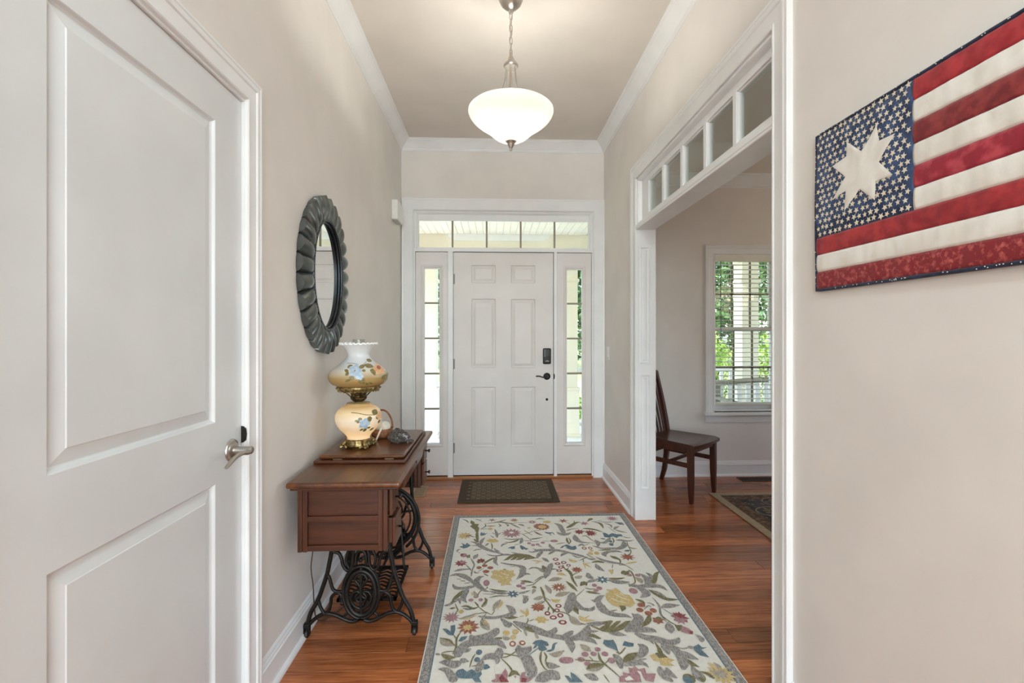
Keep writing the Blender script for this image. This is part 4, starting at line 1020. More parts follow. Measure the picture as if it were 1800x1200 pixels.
obj('shell', rock((GX, GY, LZ + .026), .045, (1.15, .9, .72), .10, 1), RK, ge)
obj('shell_lobe', rock((GX - .012, GY + .02, LZ + .04), .032, (1, .8, .85), .12, 5), RK, ge)
cr = MB()
for k in range(70):
    a = rg.uniform(0, 2 * PI); rr_ = .036 * math.sqrt(rg.random()); x_, z_ = GX + .008 + rr_ * 1.15 * math.cos(a), LZ + .028 + rr_ * .55 * math.sin(a)
    d = Vector((rg.uniform(-.6, .6), -1, rg.uniform(-.1, 1.0))).normalized(); p = Vector((x_, GY - .030 + rr_ * .3, z_)); s = rg.uniform(.006, .012)
    u = d.orthogonal().normalized() * s * .5; v = d.cross(u.normalized()) * s * .5
    cr.add([p + u, p + v, p - u, p - v, p + d * s * 1.6], [(0, 1, 4), (1, 2, 4), (2, 3, 4), (3, 0, 4)])
co = obj('crystals', cr, RC, ge); co['kind'] = 'stuff'
obj('pebble', rock((GX + .062, GY - .008, LZ + .008), .012, (1.3, 1, .7), .1, 9), RK, ge)
# runner motifs in mm from the rug centre: S vine strokes (x y halfwidth), B shapes, E discs, F star flowers
RUG_MOTIFS = (
    'SO-553 845 3 -524 819 4 -505 775 2|BO-492 823 -467 793 -464 764 -434 758 -441 721 -430 694 -434 632 -453 633 -460 668 -478 696 -495 724 -481 751 -496 780|SO-442 641 8 -44'
    '1 573 7 -433 499 7|FY-520 580 48 11 60|FP-502 575 15 7 60|SO-495 592 4 -472 566 3 -450 556 2|BB-422 597 -415 631 -403 609 -394 630 -394 604 -372 616 -392 583 -417 572|SG-'
    '355 577 2 -332 543 4|SG-325 671 4 -314 601 6 -311 543 5|SG-344 620 2 -325 593 4|SG-284 613 2 -303 592 4 -318 584 4|ST-461 837 2 -441 831 3 -412 791 2|SB-461 837 4 -436 82'
    '6 4|SB-436 821 3 -419 840 2|FP-344 822 32 6 30|SO-395 766 2 -340 773 3 -301 786 6 -262 775 6 -215 759 4 -171 767 2 -100 769 2|SG-301 786 4 -269 809 4 -246 823 2|SG-301 76'
    '2 3 -286 724 4 -302 707 2|SG-254 761 3 -235 732 5 -244 709 2|SG-219 759 4 -189 721 5 -153 674 3|SG-168 743 3 -142 733 7 -128 709 3|FY-189 811 30 9 55|FP-189 816 24 10 50|'
    'FP-66 777 30 11 50|EW-66 777 5 9|SO-395 766 2 -389 719 3 -424 671 2|SO-387 719 2 -352 722 4 -321 721 2|SY-363 709 2 -336 722 3 -315 726 2|EY-355 677 15 20|SO-424 671 2 -3'
    '94 679 2 -367 678 2|FP-217 606 64 14 62|FW-216 614 22 8 40|SO-150 595 3 -123 552 2 -95 494 2|SO-147 586 2 -108 602 2 -64 634 2 -14 641 2|SO-132 642 3 -108 610 2 -82 567 2'
    '|SO-65 626 3 -42 590 6 -15 564 2|FY-95 680 17 5 40|FR-19 704 44 12 75|FY-15 704 27 10 70|SO-460 532 5 -440 499 7 -429 483 5|SG-479 493 3 -446 476 6 -417 436 11 -388 398 1'
    '0 -350 367 8 -315 344 5 -278 322 4|SG-417 452 9 -408 506 7 -389 550 2|SG-456 368 2 -436 385 4 -408 388 4|SG-385 428 4 -371 458 5 -363 465 2|SG-332 399 3 -315 366 6 -295 3'
    '51 4|SO-343 381 3 -343 434 3 -350 472 2|BY-383 497 -362 528 -340 523 -325 531 -300 490 -315 479 -343 472 -365 485|BB-544 426 -522 441 -535 480 -509 452 -500 478 -484 454 '
    '-476 439 -493 413 -516 403|SG-476 439 2 -445 438 3 -423 425 2 -402 406 3|SG-554 361 2 -549 386 4 -534 393 2|SG-555 368 2 -532 342 2|EP-510 317 20 24|ED-521 324 9 15|BO-49'
    '7 309 -474 326 -469 288 -488 282|SG-468 281 2 -453 240 3 -443 195 3 -452 146 3 -454 80 4|SG-451 267 3 -439 300 9 -427 328 3|FD-520 224 34 9 60|FP-512 236 20 7 60|SG-491 2'
    '10 2 -472 171 3 -457 140 3|FD-406 248 26 7 60|BO-430 236 -411 249 -398 232 -423 216|SO-394 199 3 -372 237 5 -329 282 7|SG-376 326 2 -346 307 4 -316 302 4 -275 314 6 -231 '
    '313 7|SG-316 295 7 -326 235 7 -307 186 2|BO-280 243 -231 313 -197 332 -124 308 -81 265 -128 254 -162 245 -146 275 -181 249 -208 247 -182 287 -214 251 -240 248 -212 291 -2'
    '50 252|SG-230 341 2 -204 333 3 -181 318 2|ER-415 170 15 16|ER-384 191 16 16|ER-352 166 17 16|ER-375 127 19 17|SG-439 133 3 -432 115 4 -410 114 2|SG-423 120 2 -390 162 2|S'
    'O-388 107 3 -363 80 5|SG-551 134 3 -522 151 7 -484 156 4 -462 155 2|ST-294 218 4 -261 207 5|SG-294 221 4 -255 203 5 -210 189 6 -173 165 10 -170 122 10 -195 59 9|SG-243 17'
    '1 2 -211 179 3|SG-174 98 5 -155 101 3 -132 85 2|SO-276 151 8 -267 120 9|BY-348 76 -329 105 -342 126 -307 128 -295 145 -276 126 -254 138 -239 113 -223 130 -227 101 -215 82'
    ' -235 60 -326 64|SG-124 351 3 -101 339 4 -68 356 7 -16 365 9|SG-97 386 2 -74 367 4 -50 366 3|SG-81 265 7 -62 313 8 -38 347 7|SG-267 533 2 -235 515 4 -195 514 5 -155 520 7'
    '|SO-268 477 2 -236 472 4 -200 486 6 -170 513 4|SG-154 536 5 -157 488 7 -170 450 4|SG-287 416 2 -276 446 5 -247 460 3|SO-206 428 2 -188 443 2 -173 446 2|BB-249 396 -228 41'
    '4 -203 420 -204 387 -226 380 -225 391|BB-171 434 -150 418 -138 395 -121 387 -136 369 -149 381 -160 370 -171 397|SP-142 491 3 -110 490 3 -86 477 2 -42 483 2|EP-112 455 13 '
    '14|EP-90 431 13 15|EP-61 437 13 14|EP-26 459 13 14|SO-104 510 3 -71 517 5 -18 535 3|ST-61 430 4 -39 406 5|SY-116 240 2 -87 232 4 -52 224 5|SY-99 204 2 -72 219 4|SG-140 13'
    '9 2 -116 157 4 -85 149 4|SG-36 820 3 -2 833 5 28 817 2|EY37 773 28 23|FR-5 695 48 13 78|FY-5 695 29 10 80|SB2 614 4 26 596 7 57 604 4|SB30 596 4 40 558 2|SB53 604 3 64 56'
    '9 2|FR153 787 36 6 35|SO180 757 2 190 724 2|SG84 747 4 115 718 10 123 645 11 129 583 11|SG81 611 4 109 576 11 143 574 9 177 599 3|SO158 670 8 195 705 10 234 751 8 269 763'
    ' 3|SO229 789 3 223 732 4|ST151 626 6 186 651 4 237 658 2|FP292 739 31 6 45|SO317 766 3 355 814 10 360 799 2|SO346 770 2 378 754 4 403 725 8 405 651 3|SG374 769 2 426 786 '
    '2|SG397 768 2 449 751 4 499 759 2|SG429 733 3 465 704 5 461 658 2|FP505 813 44 13 40|BB502 754 558 742 561 709 532 706|EP553 717 9 17|SO442 677 2 469 587 2|SG469 631 4 49'
    '4 666 7 522 683 2|SO471 640 3 504 603 5 546 580 2|FD234 605 36 9 55|FD298 585 45 13 55|EW263 578 17 22|SO236 537 3 264 544 3 288 486 2 303 454 2|SG193 564 7 192 498 13 22'
    '1 457 7 266 448 2 314 438 2|SO264 657 4 308 651 8 350 631 6 384 595 3|BB383 590 403 581 415 555 444 579 469 561 499 560 501 527 475 528 454 504 438 529 405 514 378 523|SG'
    '501 527 3 518 509 4 547 508 2|SB347 504 3 364 499 6 381 491 2|SO427 513 3 425 465 3 402 419 2|EB402 462 12 18|EB397 419 14 19|SG310 485 7 319 445 9 307 392 6|SG321 453 5 '
    '358 444 8 393 482 7 416 514 5|SG274 405 2 296 393 5 326 369 6 378 367 8 430 365 10 472 401 12 486 462 7|SG438 472 2 468 475 7 515 461 5 554 472 2|SO296 345 2 346 350 6 38'
    '6 360 7|SG436 314 3 406 330 7 356 325 8 322 298 10 328 266 3|ER219 377 15 19|ER256 376 13 18|EW219 377 8 10|EW256 376 7 9|EY243 308 16 20|EY281 310 16 20|EY257 343 12 12|'
    'SO221 403 2 264 440 2|SG186 405 4 215 426 7 221 403 4|BB69 380 88 409 119 430 135 414 150 399 173 413 173 375 153 358 129 363 105 386 118 396 102 408 88 386|SO135 525 3 1'
    '31 477 5 137 430 2|SO146 524 2 152 476 3 134 430 2|ST52 433 2 83 447 4 116 454 2|EP48 480 25 17|SO-24 483 2 22 477 2|SG14 442 4 17 404 7 34 374 9|SG-85 364 7 -30 362 9 28'
    ' 359 9 78 346 8 122 320 6 159 297 6 189 275 6 216 260 3|SG-9 304 3 11 328 6 33 345 5|SG62 280 3 79 307 7 109 320 6|SO164 304 3 186 279 7 206 261 3|SG129 298 2 151 270 4 1'
    '79 262 3|SO155 223 2 190 248 2 217 267 2|SO187 248 2 181 202 2|SY99 238 3 119 224 9 151 216 3|SY104 251 2 117 231 3|SY176 196 5 189 176 6 214 144 2|SY178 189 3 180 133 2|'
    'SY191 189 3 219 194 2|SO215 305 2 235 273 2 258 239 2|SG208 254 3 235 239 6 261 238 2|SG264 265 3 293 230 7 332 203 8 380 184 6 414 167 4|SO226 200 4 262 212 8 298 197 7|'
    'SG246 187 6 254 136 10 279 101 2|SO351 276 3 372 254 10 396 220 4 377 162 2|SO342 176 2 327 133 2|SY300 103 3 314 109 8 307 67 3|ST327 121 5 311 73 3|FR451 258 43 9 50|SO'
    '465 271 2 492 326 2 496 400 2 505 454 2|SB451 328 3 473 334 8 489 341 3|SO495 385 2 513 362 4 541 361 2|SY418 180 3 454 191 5 489 199 3|SO380 162 2 412 161 2 440 104 2|SO'
    '383 106 8 387 76 14 408 93 5|FR128 125 30 9 60|SO57 181 3 61 144 3 79 100 3 87 53 4|SO73 125 2 88 155 2|ED26 246 17 17|ED67 208 16 16|ED30 196 16 14|ED89 175 13 15|ED43 1'
    '55 15 15|ED28 119 16 13|EW26 246 9 9|EW67 208 8 8|EW30 196 7 7|EW89 175 6 8|EW43 155 7 8|EW28 119 8 6|SG-50 268 3 -33 243 8 -17 216 4|SO-57 179 6 -49 136 11 -51 88 8|SG-2'
    ' 203 6 -16 165 10 -39 105 12 -55 53 9|SG-103 162 3 -79 143 6 -61 106 8|SG21 133 2 -1 137 4 -21 128 5|SY10 79 3 33 84 9 61 66 2|SO88 59 2 107 81 2 135 98 2|SO101 50 3 130 '
    '57 6|SG174 90 4 183 72 6 183 43 5|SG-572 86 3 -536 101 8 -494 86 10 -457 41 8 -442 9 5|SO-532 94 5 -493 74 8 -457 35 5|SG-532 56 2 -508 55 3|SG-510 37 2 -483 32 4|SG-489 '
    '11 2 -459 16 4|SG-384 76 3 -411 64 8 -426 15 12 -408 -22 10 -381 -58 6 -356 -70 3|SG-548 8 2 -528 -29 8 -492 -36 8 -454 -26 8 -428 -15 5|SG-466 -37 10 -479 -88 10 -482 -1'
    '31 8 -462 -164 2|SO-488 -54 5 -504 -87 8 -521 -119 8 -538 -166 3|SG-570 -180 5 -549 -176 5 -527 -151 6 -504 -131 6 -495 -173 3|EP-371 10 17 29|SO-366 -24 3 -369 -41 2 -39'
    '4 -57 2 -409 -85 2 -413 -113 2|SY-443 -72 3 -439 -101 5|ST-434 -61 2 -425 -90 6 -421 -118 6|EP-445 -141 13 13|EP-397 -141 11 13|EP-421 -112 13 14|SO-426 -155 2 -412 -181 '
    '3 -403 -202 2|SO-377 -125 4 -370 -152 5 -391 -198 5|ST-367 -147 3 -376 -183 5 -390 -203 3|SO-490 -194 2 -463 -190 5 -432 -211 5 -403 -197 2|SG-481 -204 2 -456 -215 4 -432'
    ' -216 2|SO-406 -197 2 -378 -233 2 -342 -263 2|SO-342 -263 2 -327 -230 2|ST-336 -235 3 -321 -185 8 -299 -144 4|SY-318 -225 2 -296 -181 5 -293 -150 2|SO-413 -256 2 -389 -24'
    '7 2 -366 -248 2|ST-492 -288 2 -458 -273 4 -430 -260 4 -410 -246 2|SY-486 -290 2 -452 -287 3 -412 -265 2|SO-368 -253 2 -385 -290 2 -393 -326 2|SG-406 -270 3 -368 -281 6 -3'
    '27 -285 6 -286 -275 6 -257 -267 9 -236 -258 6|SG-275 -189 2 -252 -213 9 -241 -253 9 -236 -263 6|SO-287 -285 3 -255 -286 9 -220 -287 2|SG-301 -293 4 -284 -312 6 -268 -336 '
    '4|BY-350 62 -337 90 -347 127 -323 139 -302 131 -274 144 -253 123 -221 135 -229 109 -213 82 -242 51 -236 26 -253 14 -238 -17 -271 -9 -297 -20 -293 3 -313 16 -306 35 -337 4'
    '8|SW-295 111 2 -261 84 2 -251 90 2|SW-309 79 2 -289 65 2|SW-330 93 2 -313 79 2|SW-272 52 2 -252 64 2|SG-190 141 5 -174 113 10 -186 74 9 -212 40 2|SG-179 80 5 -154 92 4 -1'
    '34 85 2|FB-238 -97 32 8 50|EW-237 -97 5 7|SO-359 -44 2 -323 -60 4 -295 -67 5 -263 -71 3|SG-356 -65 3 -317 -83 6 -266 -91 8|SO-355 -123 2 -314 -111 3 -267 -113 2|ST-387 -8'
    '9 2 -355 -93 2 -327 -94 3|SG-206 -93 6 -177 -83 5 -146 -67 2|SG-188 -111 3 -174 -138 8 -186 -180 8|SG-179 -116 4 -157 -123 2|SO-193 24 2 -163 17 7 -124 3 2|SO-49 75 2 -95'
    ' 26 2 -129 -15 2 -166 -26 2|EP-202 -24 15 13|EP-181 -1 12 11|EP-181 -46 14 13|SO-138 -39 2 -125 -39 8 -113 -51 2|ST-136 -62 3 -127 -68 6 -140 -101 2|SO-89 -40 2 -81 -93 3'
    ' -83 -137 3 -80 -163 3|ST-137 -145 4 -112 -141 8 -88 -126 5|SO-125 -183 2 -95 -163 2|FR-122 -213 33 9 60|FP-115 -209 18 8 60|SY-208 -230 2 -194 -250 5 -172 -275 4|SY-174 '
    '-216 2 -176 -256 6 -184 -284 4|SY-214 -283 2 -193 -276 4|SO-176 -294 2 -178 -317 2 -191 -343 2|SO-172 -317 2 -148 -304 2|FY-117 -310 27 6 60|SO-520 -167 2 -508 -203 2 -50'
    '3 -223 2 -518 -261 2|SO-543 -209 2 -529 -205 5 -514 -203 2|EY-486 -233 13 15|FP-528 -275 38 12 50|FR-447 -328 31 9 60|SO-391 -331 4 -388 -308 3|ST-382 -295 3 -367 -332 7|'
    'SY-374 -295 2 -356 -337 3|SO-92 -37 3 -84 -98 4 -80 -147 3 -63 -203 3 -50 -241 4 -57 -263 2|SG-116 18 3 -71 63 3 -53 43 5|ST-65 -21 3 -51 -65 8 -46 -104 3|ST-46 15 4 -3 3'
    '2 11 33 40 5|FR3 -46 39 12 50|EW3 -50 6 9|ST-27 -125 4 6 -110 12 52 -91 4|SO49 11 3 71 -35 7 91 -88 3|SY53 2 2 72 -62 3|SO69 137 4 89 96 4 87 28 5 99 -45 3|ST100 42 4 121'
    ' 46 9 144 59 4|SO116 -37 5 141 -11 12 150 -38 3|SO73 -137 2 128 -72 2|SO137 -55 2 158 -69 2 188 -66 2|EP190 -35 13 15|EP209 -63 16 16|EP187 -83 14 12|SO134 -90 3 161 -99 '
    '7 202 -114 3|FB245 17 36 8 50|EW245 17 6 10|SO281 30 5 326 23 6 369 31 3|SG278 16 8 322 -9 11 382 -11 5|SG216 14 6 179 6 7 155 -11 3|SG181 87 4 179 53 10 199 29 8|SG66 -9'
    '6 12 51 -153 14 27 -214 14 14 -266 9|SO53 -169 5 53 -223 11 61 -275 4|SG68 -161 5 77 -216 9 96 -236 7 131 -241 7 150 -215 3|SG27 -214 7 -2 -224 4|SO-82 -131 2 -54 -164 2|'
    'SY-52 -149 3 -30 -165 10 -5 -154 3|ST-131 -145 3 -106 -134 7 -82 -123 3|SO-81 -163 2 -107 -186 3|FR-119 -212 27 9 60|SO-68 -210 3 -77 -247 3|ED-22 -206 15 15|ED-34 -242 1'
    '3 15|ED-82 -263 14 16|ED-59 -295 17 15|ED-24 -280 15 17|ED-21 -331 19 16|EW-22 -206 7 8|EW-34 -242 6 7|EW-82 -263 7 7|EW-59 -295 9 7|EW-24 -280 7 9|EW-21 -331 9 8|SO-51 -'
    '248 2 5 -265 2 42 -330 3 81 -352 3|SY-141 -302 4 -115 -303 11 -81 -315 3|SY-117 -282 3 -100 -331 3|ST14 -315 4 34 -330 11 60 -351 4|SY63 -289 7 79 -318 8 126 -323 2|SY71 '
    '-317 5 112 -287 2|BY231 -111 252 -103 241 -73 272 -83 293 -62 309 -93 315 -122 345 -132 352 -157 352 -204 319 -234 310 -218 270 -232 242 -215 227 -184 222 -168 222 -139|S'
    'W274 -112 2 294 -146 2 333 -172 2|SW245 -152 2 271 -177 2 308 -195 2|SW305 -105 2 315 -139 2|SO269 -216 3 283 -232 11 270 -261 2|SG143 -164 2 169 -173 9 195 -142 8 222 -1'
    '27 2|SG180 -166 9 177 -220 11 190 -258 11 232 -285 10 279 -294 7 300 -313 2|SG198 -206 4 196 -236 5 210 -252 3|SG217 -259 4 251 -249 3|EP376 -95 22 26|SO368 -56 3 379 -38'
    ' 3 412 -13 2 423 73 3 414 113 3|EP402 56 13 14|EP446 54 15 14|ST426 34 4 443 5 10 442 -27 4|SO380 104 8 381 74 13 416 103 4|SG459 71 3 482 31 10 478 -24 12 459 -51 10|SO4'
    '95 -7 4 507 -16 10 548 58 8 575 86 3|SG498 79 3 514 49 7 503 2 6|SG367 -29 5 409 -53 9 469 -51 11 527 -58 9 551 -98 2|SG403 -57 7 430 -93 12 433 -127 12 391 -154 3|SO457 '
    '-86 4 486 -129 10 518 -171 9 577 -178 3|SG470 -90 3 498 -121 7 519 -155 5|SO364 -165 3 390 -186 7 398 -210 2|ER378 -215 19 18|ER358 -254 17 17|ER420 -260 16 17|ER390 -281'
    ' 18 17|SG409 -199 2 426 -203 2 438 -223 5|SG378 -251 2 410 -222 2 419 -237 2|SO390 -295 7 360 -343 7 330 -368 6|SG311 -277 3 326 -314 11 319 -361 13|SG453 -153 2 461 -224'
    ' 3 445 -290 3 450 -346 3|SG464 -239 3 506 -226 11 562 -224 3|SG464 -239 2 492 -285 2 509 -300 2|FD525 -315 39 8 50|FP521 -335 32 8 50|FR416 -335 26 6 60|SO404 -331 3 426 '
    '-318 7 433 -335 2|SO452 -353 3 453 -373 4|SG82 -345 3 126 -343 6 166 -338 3|SO105 -359 6 193 -336 6 206 -333 2|SO207 -363 6 240 -338 4|SO245 -365 6 289 -333 3|FR-446 -348'
    ' 47 11 60|FY-449 -351 23 8 60|SO-476 -379 2 -491 -423 3 -490 -482 3 -501 -517 2|BB-560 -355 -541 -356 -521 -377 -526 -336 -506 -331 -502 -361 -505 -389 -507 -403 -530 -39'
    '7|SO-506 -400 3 -490 -429 2|BB-484 -440 -473 -413 -444 -409 -454 -430 -471 -443|ST-564 -420 4 -536 -443 14 -498 -466 7|SO-565 -415 2 -523 -433 4 -494 -471 2|SO-546 -510 2'
    ' -526 -503 2 -495 -502 2|SG-570 -514 4 -552 -519 5|SO-546 -515 5 -516 -536 9 -488 -537 3|SG-433 -403 7 -418 -426 13 -378 -425 15 -334 -396 13 -315 -362 11|SG-478 -537 14 '
    '-474 -498 12 -448 -462 13 -410 -448 13 -359 -445 13 -316 -452 11 -281 -495 5|SO-334 -429 4 -297 -428 7|SO-444 -473 2 -387 -465 3 -319 -468 3|SG-463 -508 4 -443 -499 7 -42'
    '6 -489 3|SG-466 -562 8 -453 -557 9 -432 -563 2|SG-550 -563 3 -520 -564 10 -485 -579 12 -480 -556 12|SG-549 -600 3 -516 -606 8 -489 -646 11 -480 -669 11|BB-484 -633 -473 -'
    '607 -453 -601 -436 -618 -420 -605 -403 -615 -383 -611 -378 -633 -389 -650 -378 -673 -401 -672 -414 -653 -440 -652 -473 -647|EB-393 -511 13 16|EB-399 -554 12 14|SO-407 -52'
    '0 2 -419 -549 2 -427 -596 2|SO-421 -589 2 -391 -583 2 -378 -565 2|SB-377 -588 4 -364 -594 10 -347 -599 3|SG-385 -560 3 -354 -537 10 -316 -534 12 -309 -489 11|SG-320 -581 '
    '5 -317 -548 10|SG-396 -624 10 -387 -588 10 -378 -560 7|SO-303 -549 2 -273 -593 2 -261 -620 4|SO-306 -544 2 -275 -540 2 -231 -502 2|SO-299 -520 2 -264 -531 2 -213 -548 2|S'
    'T-293 -420 4 -279 -432 7 -261 -432 4|EY-278 -395 16 17|EY-238 -389 15 16|EY-249 -425 12 15|ER-253 -466 14 18|ER-212 -462 14 15|EW-254 -466 7 9|EW-211 -462 7 7|SG-230 -476'
    ' 7 -222 -513 14 -193 -504 11 -177 -484 4|SG-244 -537 3 -206 -548 15 -192 -591 17 -186 -632 13 -198 -662 8|SO-195 -529 2 -179 -587 4 -183 -641 4|BP-343 -667 -324 -657 -327'
    ' -635 -304 -636 -287 -606 -278 -633 -282 -659 -276 -677 -337 -675|BD-314 -657 -301 -636 -288 -658 -276 -677 -308 -676|BO-278 -646 -264 -616 -244 -621 -230 -648 -252 -638 '
    '-272 -651|BP-256 -647 -246 -647 -250 -660|BP-233 -656 -225 -631 -208 -627 -213 -649 -185 -663 -203 -680 -235 -679|BD-231 -679 -227 -657 -208 -662 -212 -680|BB-172 -468 -1'
    '52 -448 -130 -446 -106 -460 -101 -482 -113 -486 -122 -475 -112 -507 -134 -516 -147 -506 -148 -480 -160 -495 -171 -500 -158 -474|SB-116 -517 4 -90 -508 4 -79 -477 4 -64 -4'
    '67 2|SB-146 -495 2 -188 -534 2|SO-137 -516 4 -146 -565 3 -137 -607 2 -125 -621 2|SO-127 -522 3 -120 -547 3 -126 -575 2 -117 -613 2|ST-108 -532 2 -80 -538 9 -42 -515 4|SG-'
    '127 -580 5 -106 -599 10 -73 -605 3|EP-44 -571 29 18|SG-177 -676 6 -146 -660 15 -111 -644 18 -86 -671 11|BB-63 -652 -47 -655 -33 -687 -49 -686|BB-38 -638 -25 -656 -29 -682'
    ' -37 -669|SG-291 -309 6 -269 -340 11 -262 -359 6|SG-245 -317 6 -200 -349 13 -146 -381 13 -100 -411 11 -58 -429 9 -9 -442 11 12 -449 11|SG-111 -405 7 -72 -395 9 -57 -367 6'
    '|SG-44 -436 7 -8 -415 9 15 -393 6|SG-28 -447 7 -8 -480 11 -13 -531 3|SO-197 -349 4 -175 -374 9 -158 -395 4|SO-257 -323 2 -210 -390 2|ST-198 -379 5 -190 -419 4|ST-152 -403'
    ' 5 -144 -437 6|ST-392 -305 6 -372 -342 11 -353 -372 6|SO-394 -311 2 -375 -354 3|SY-377 -306 4 -353 -337 5|SG201 -280 4 250 -290 7 302 -307 2|ST19 -288 7 36 -326 11 59 -35'
    '2 5|BO87 -350 135 -380 190 -340 211 -329 175 -381 224 -334 248 -331 197 -386 266 -335 290 -333 240 -391 185 -413 143 -401 109 -372|SG92 -346 3 132 -352 8 164 -335 3|SG328'
    ' -285 14 330 -323 14 291 -372 14 245 -405 11|SG171 -415 4 205 -420 9 242 -432 2|SG256 -399 9 312 -394 13 363 -403 9 380 -417 2|SO391 -296 7 367 -339 9 326 -377 5|SG90 -35'
    '7 7 71 -405 13 29 -436 11 -11 -444 9|SG72 -398 7 125 -400 5|SO58 -424 4 93 -426 7 116 -443 5 128 -447 2|SG28 -446 6 78 -454 9 102 -484 2|SG281 -420 7 321 -448 11 364 -463'
    ' 13 404 -483 11 441 -479 9 463 -457 5|SG325 -448 5 340 -493 3|SG376 -489 9 381 -520 10 380 -555 6|SG399 -496 9 420 -539 12 421 -597 12 403 -640 10|SG429 -540 8 456 -564 1'
    '0 487 -589 4|SO435 -575 3 447 -604 8 472 -630 3|SG444 -620 4 446 -668 12 448 -706 8|SO446 -642 4 457 -679 10 452 -706 6|BB127 -479 138 -457 159 -461 177 -458 181 -493 179'
    ' -530 159 -511 137 -498|BB206 -494 223 -467 237 -477 257 -484 251 -502 229 -504|SO175 -530 6 176 -541 5|SO215 -507 3 190 -536 2 174 -547 2|SG154 -546 7 167 -576 10 165 -6'
    '25 8|SO178 -593 4 215 -566 12 263 -545 10|SG273 -488 4 291 -510 11 275 -545 10 233 -573 4|SG248 -579 4 281 -577 3|SG181 -610 6 226 -595 9 260 -602 6 273 -624 2|ST30 -481 '
    '4 50 -506 10 67 -525 4|EP97 -514 13 13|EP74 -540 13 13|EP39 -541 15 14|EP120 -542 14 14|EP137 -580 15 16|EP17 -570 15 13|EP38 -594 14 12|EP-26 -571 12 15|SO-8 -569 2 40 -'
    '576 2 91 -584 2|SO95 -532 3 94 -573 4 107 -601 3 127 -634 2 145 -666 2|SO53 -554 2 64 -577 2|SO27 -620 3 62 -605 10 103 -601 5|SO108 -596 2 130 -574 2|ST26 -625 3 65 -627'
    ' 5 102 -607 2|BB-47 -659 -36 -687 -51 -686|BB-37 -636 -22 -649 2 -688 -36 -687 -39 -659|SG13 -651 3 38 -662 10 61 -678 8|SO88 -654 2 100 -692 2|BP145 -666 162 -662 164 -6'
    '44 188 -653 194 -621 208 -627 221 -611 230 -633 256 -626 254 -655 289 -657 266 -699 239 -690 227 -654 221 -697 138 -694|BW221 -638 235 -644 234 -680 226 -659|BW162 -677 1'
    '85 -663 195 -684 166 -688|SO348 -481 3 352 -519 5 347 -554 10|BO325 -547 354 -537 371 -578 333 -582|BY298 -558 319 -550 331 -577 361 -572 392 -588 363 -600 379 -620 344 -'
    '616 326 -610 329 -593 306 -587|SG318 -621 8 315 -663 10 339 -699 8|SG340 -627 6 344 -659 8 362 -683 4|SO441 -290 2 463 -343 2 484 -373 3|SG456 -350 5 448 -392 13 440 -426'
    ' 4|BO477 -372 511 -374 492 -408 476 -414|BP505 -377 529 -396 541 -420 525 -436 488 -418|BD526 -413 541 -420 532 -435 520 -433|SG542 -437 2 557 -464 7 546 -486 6|FD524 -30'
    '8 26 6 50|BP499 -300 523 -323 552 -343 526 -349 494 -348|FR414 -338 23 6 60|SO402 -319 2 422 -327 8 432 -338 2|SG408 -496 2 444 -522 2 475 -520 3|SG476 -517 6 497 -518 8|'
    'BB493 -518 527 -501 535 -520 556 -521 525 -532 536 -579 505 -566 495 -542|EO406 -687 23 25|EB399 -694 19 21|SO461 -653 3 487 -665 5 502 -691 6|FY539 -672 50 12 60|FT534 -'
    '667 31 9 60|SY515 -607 3 529 -629 6 534 -651 5|ST539 -607 3 554 -635 7')
# ------------------------------------------------------------------ runner rug
RX0, RX1, RY0, RY1 = -.287, .952, 1.466, 3.296
RCX, RCY = (RX0 + RX1) / 2, (RY0 + RY1) / 2
CREAM = mat('rug_cream', (236, 231, 219), .95, rgb2=(243, 239, 228), scale=60, bump=.3, bump_scale=400, sheen=.2)
def heather(name, a, b): return mat(name, a, .95, rgb2=b, scale=170, detail=2, stretch=(1.6, .5, 1), lo=.42, hi=.58)
RUGC = {'G': heather('rug_grey', (130, 125, 122), (178, 172, 166)), 'O': heather('rug_olive', (112, 106, 74), (146, 138, 104)), 'B': heather('rug_blue', (92, 114, 126), (122, 142, 150)),
        'Y': heather('rug_gold', (206, 178, 116), (222, 200, 148)), 'R': heather('rug_rust', (150, 90, 70), (182, 128, 104)), 'D': heather('rug_burgundy', (132, 62, 64), (162, 96, 96)),
        'P': heather('rug_mauve', (164, 122, 128), (190, 152, 154)), 'T': heather('rug_taupe', (158, 148, 136), (188, 178, 160)), 'W': CREAM}
keys = list(RUGC)
rug = thing('runner_rug', 'cream floral hall rug with grey border and coloured vines', 'rug', (RCX, RCY, 0))
obj('pile', MB().box(RX0, RX1, RY0, RY1, .0005, .0068), CREAM, rug, bevel=.002)
fr_ = MB(); fr_.sweep([(RX0 + .005, RY0 + .005), (RX0 + .005, RY1 - .005), (RX1 - .005, RY1 - .005), (RX1 - .005, RY0 + .005)], [(0, .0062), (0, .0074), (.034, .0074), (.034, .0062)], lambda a, b, h: (a, b, h), closed=True)
obj('grey_border', fr_, RUGC['G'], rug)
obj('blue_border_line', MB().sweep([(RX0 + .039, RY0 + .039), (RX0 + .039, RY1 - .039), (RX1 - .039, RY1 - .039), (RX1 - .039, RY0 + .039)], [(0, .0062), (0, .0074), (.006, .0074), (.006, .0062)], lambda a, b, h: (a, b, h), closed=True), RUGC['B'], rug)
pat = MB(); lay = 0
def rfan(poly, z):
    n = len(poly); pat.add([(RCX + a, RCY + b, z) for a, b in poly], [tuple(range(n))])
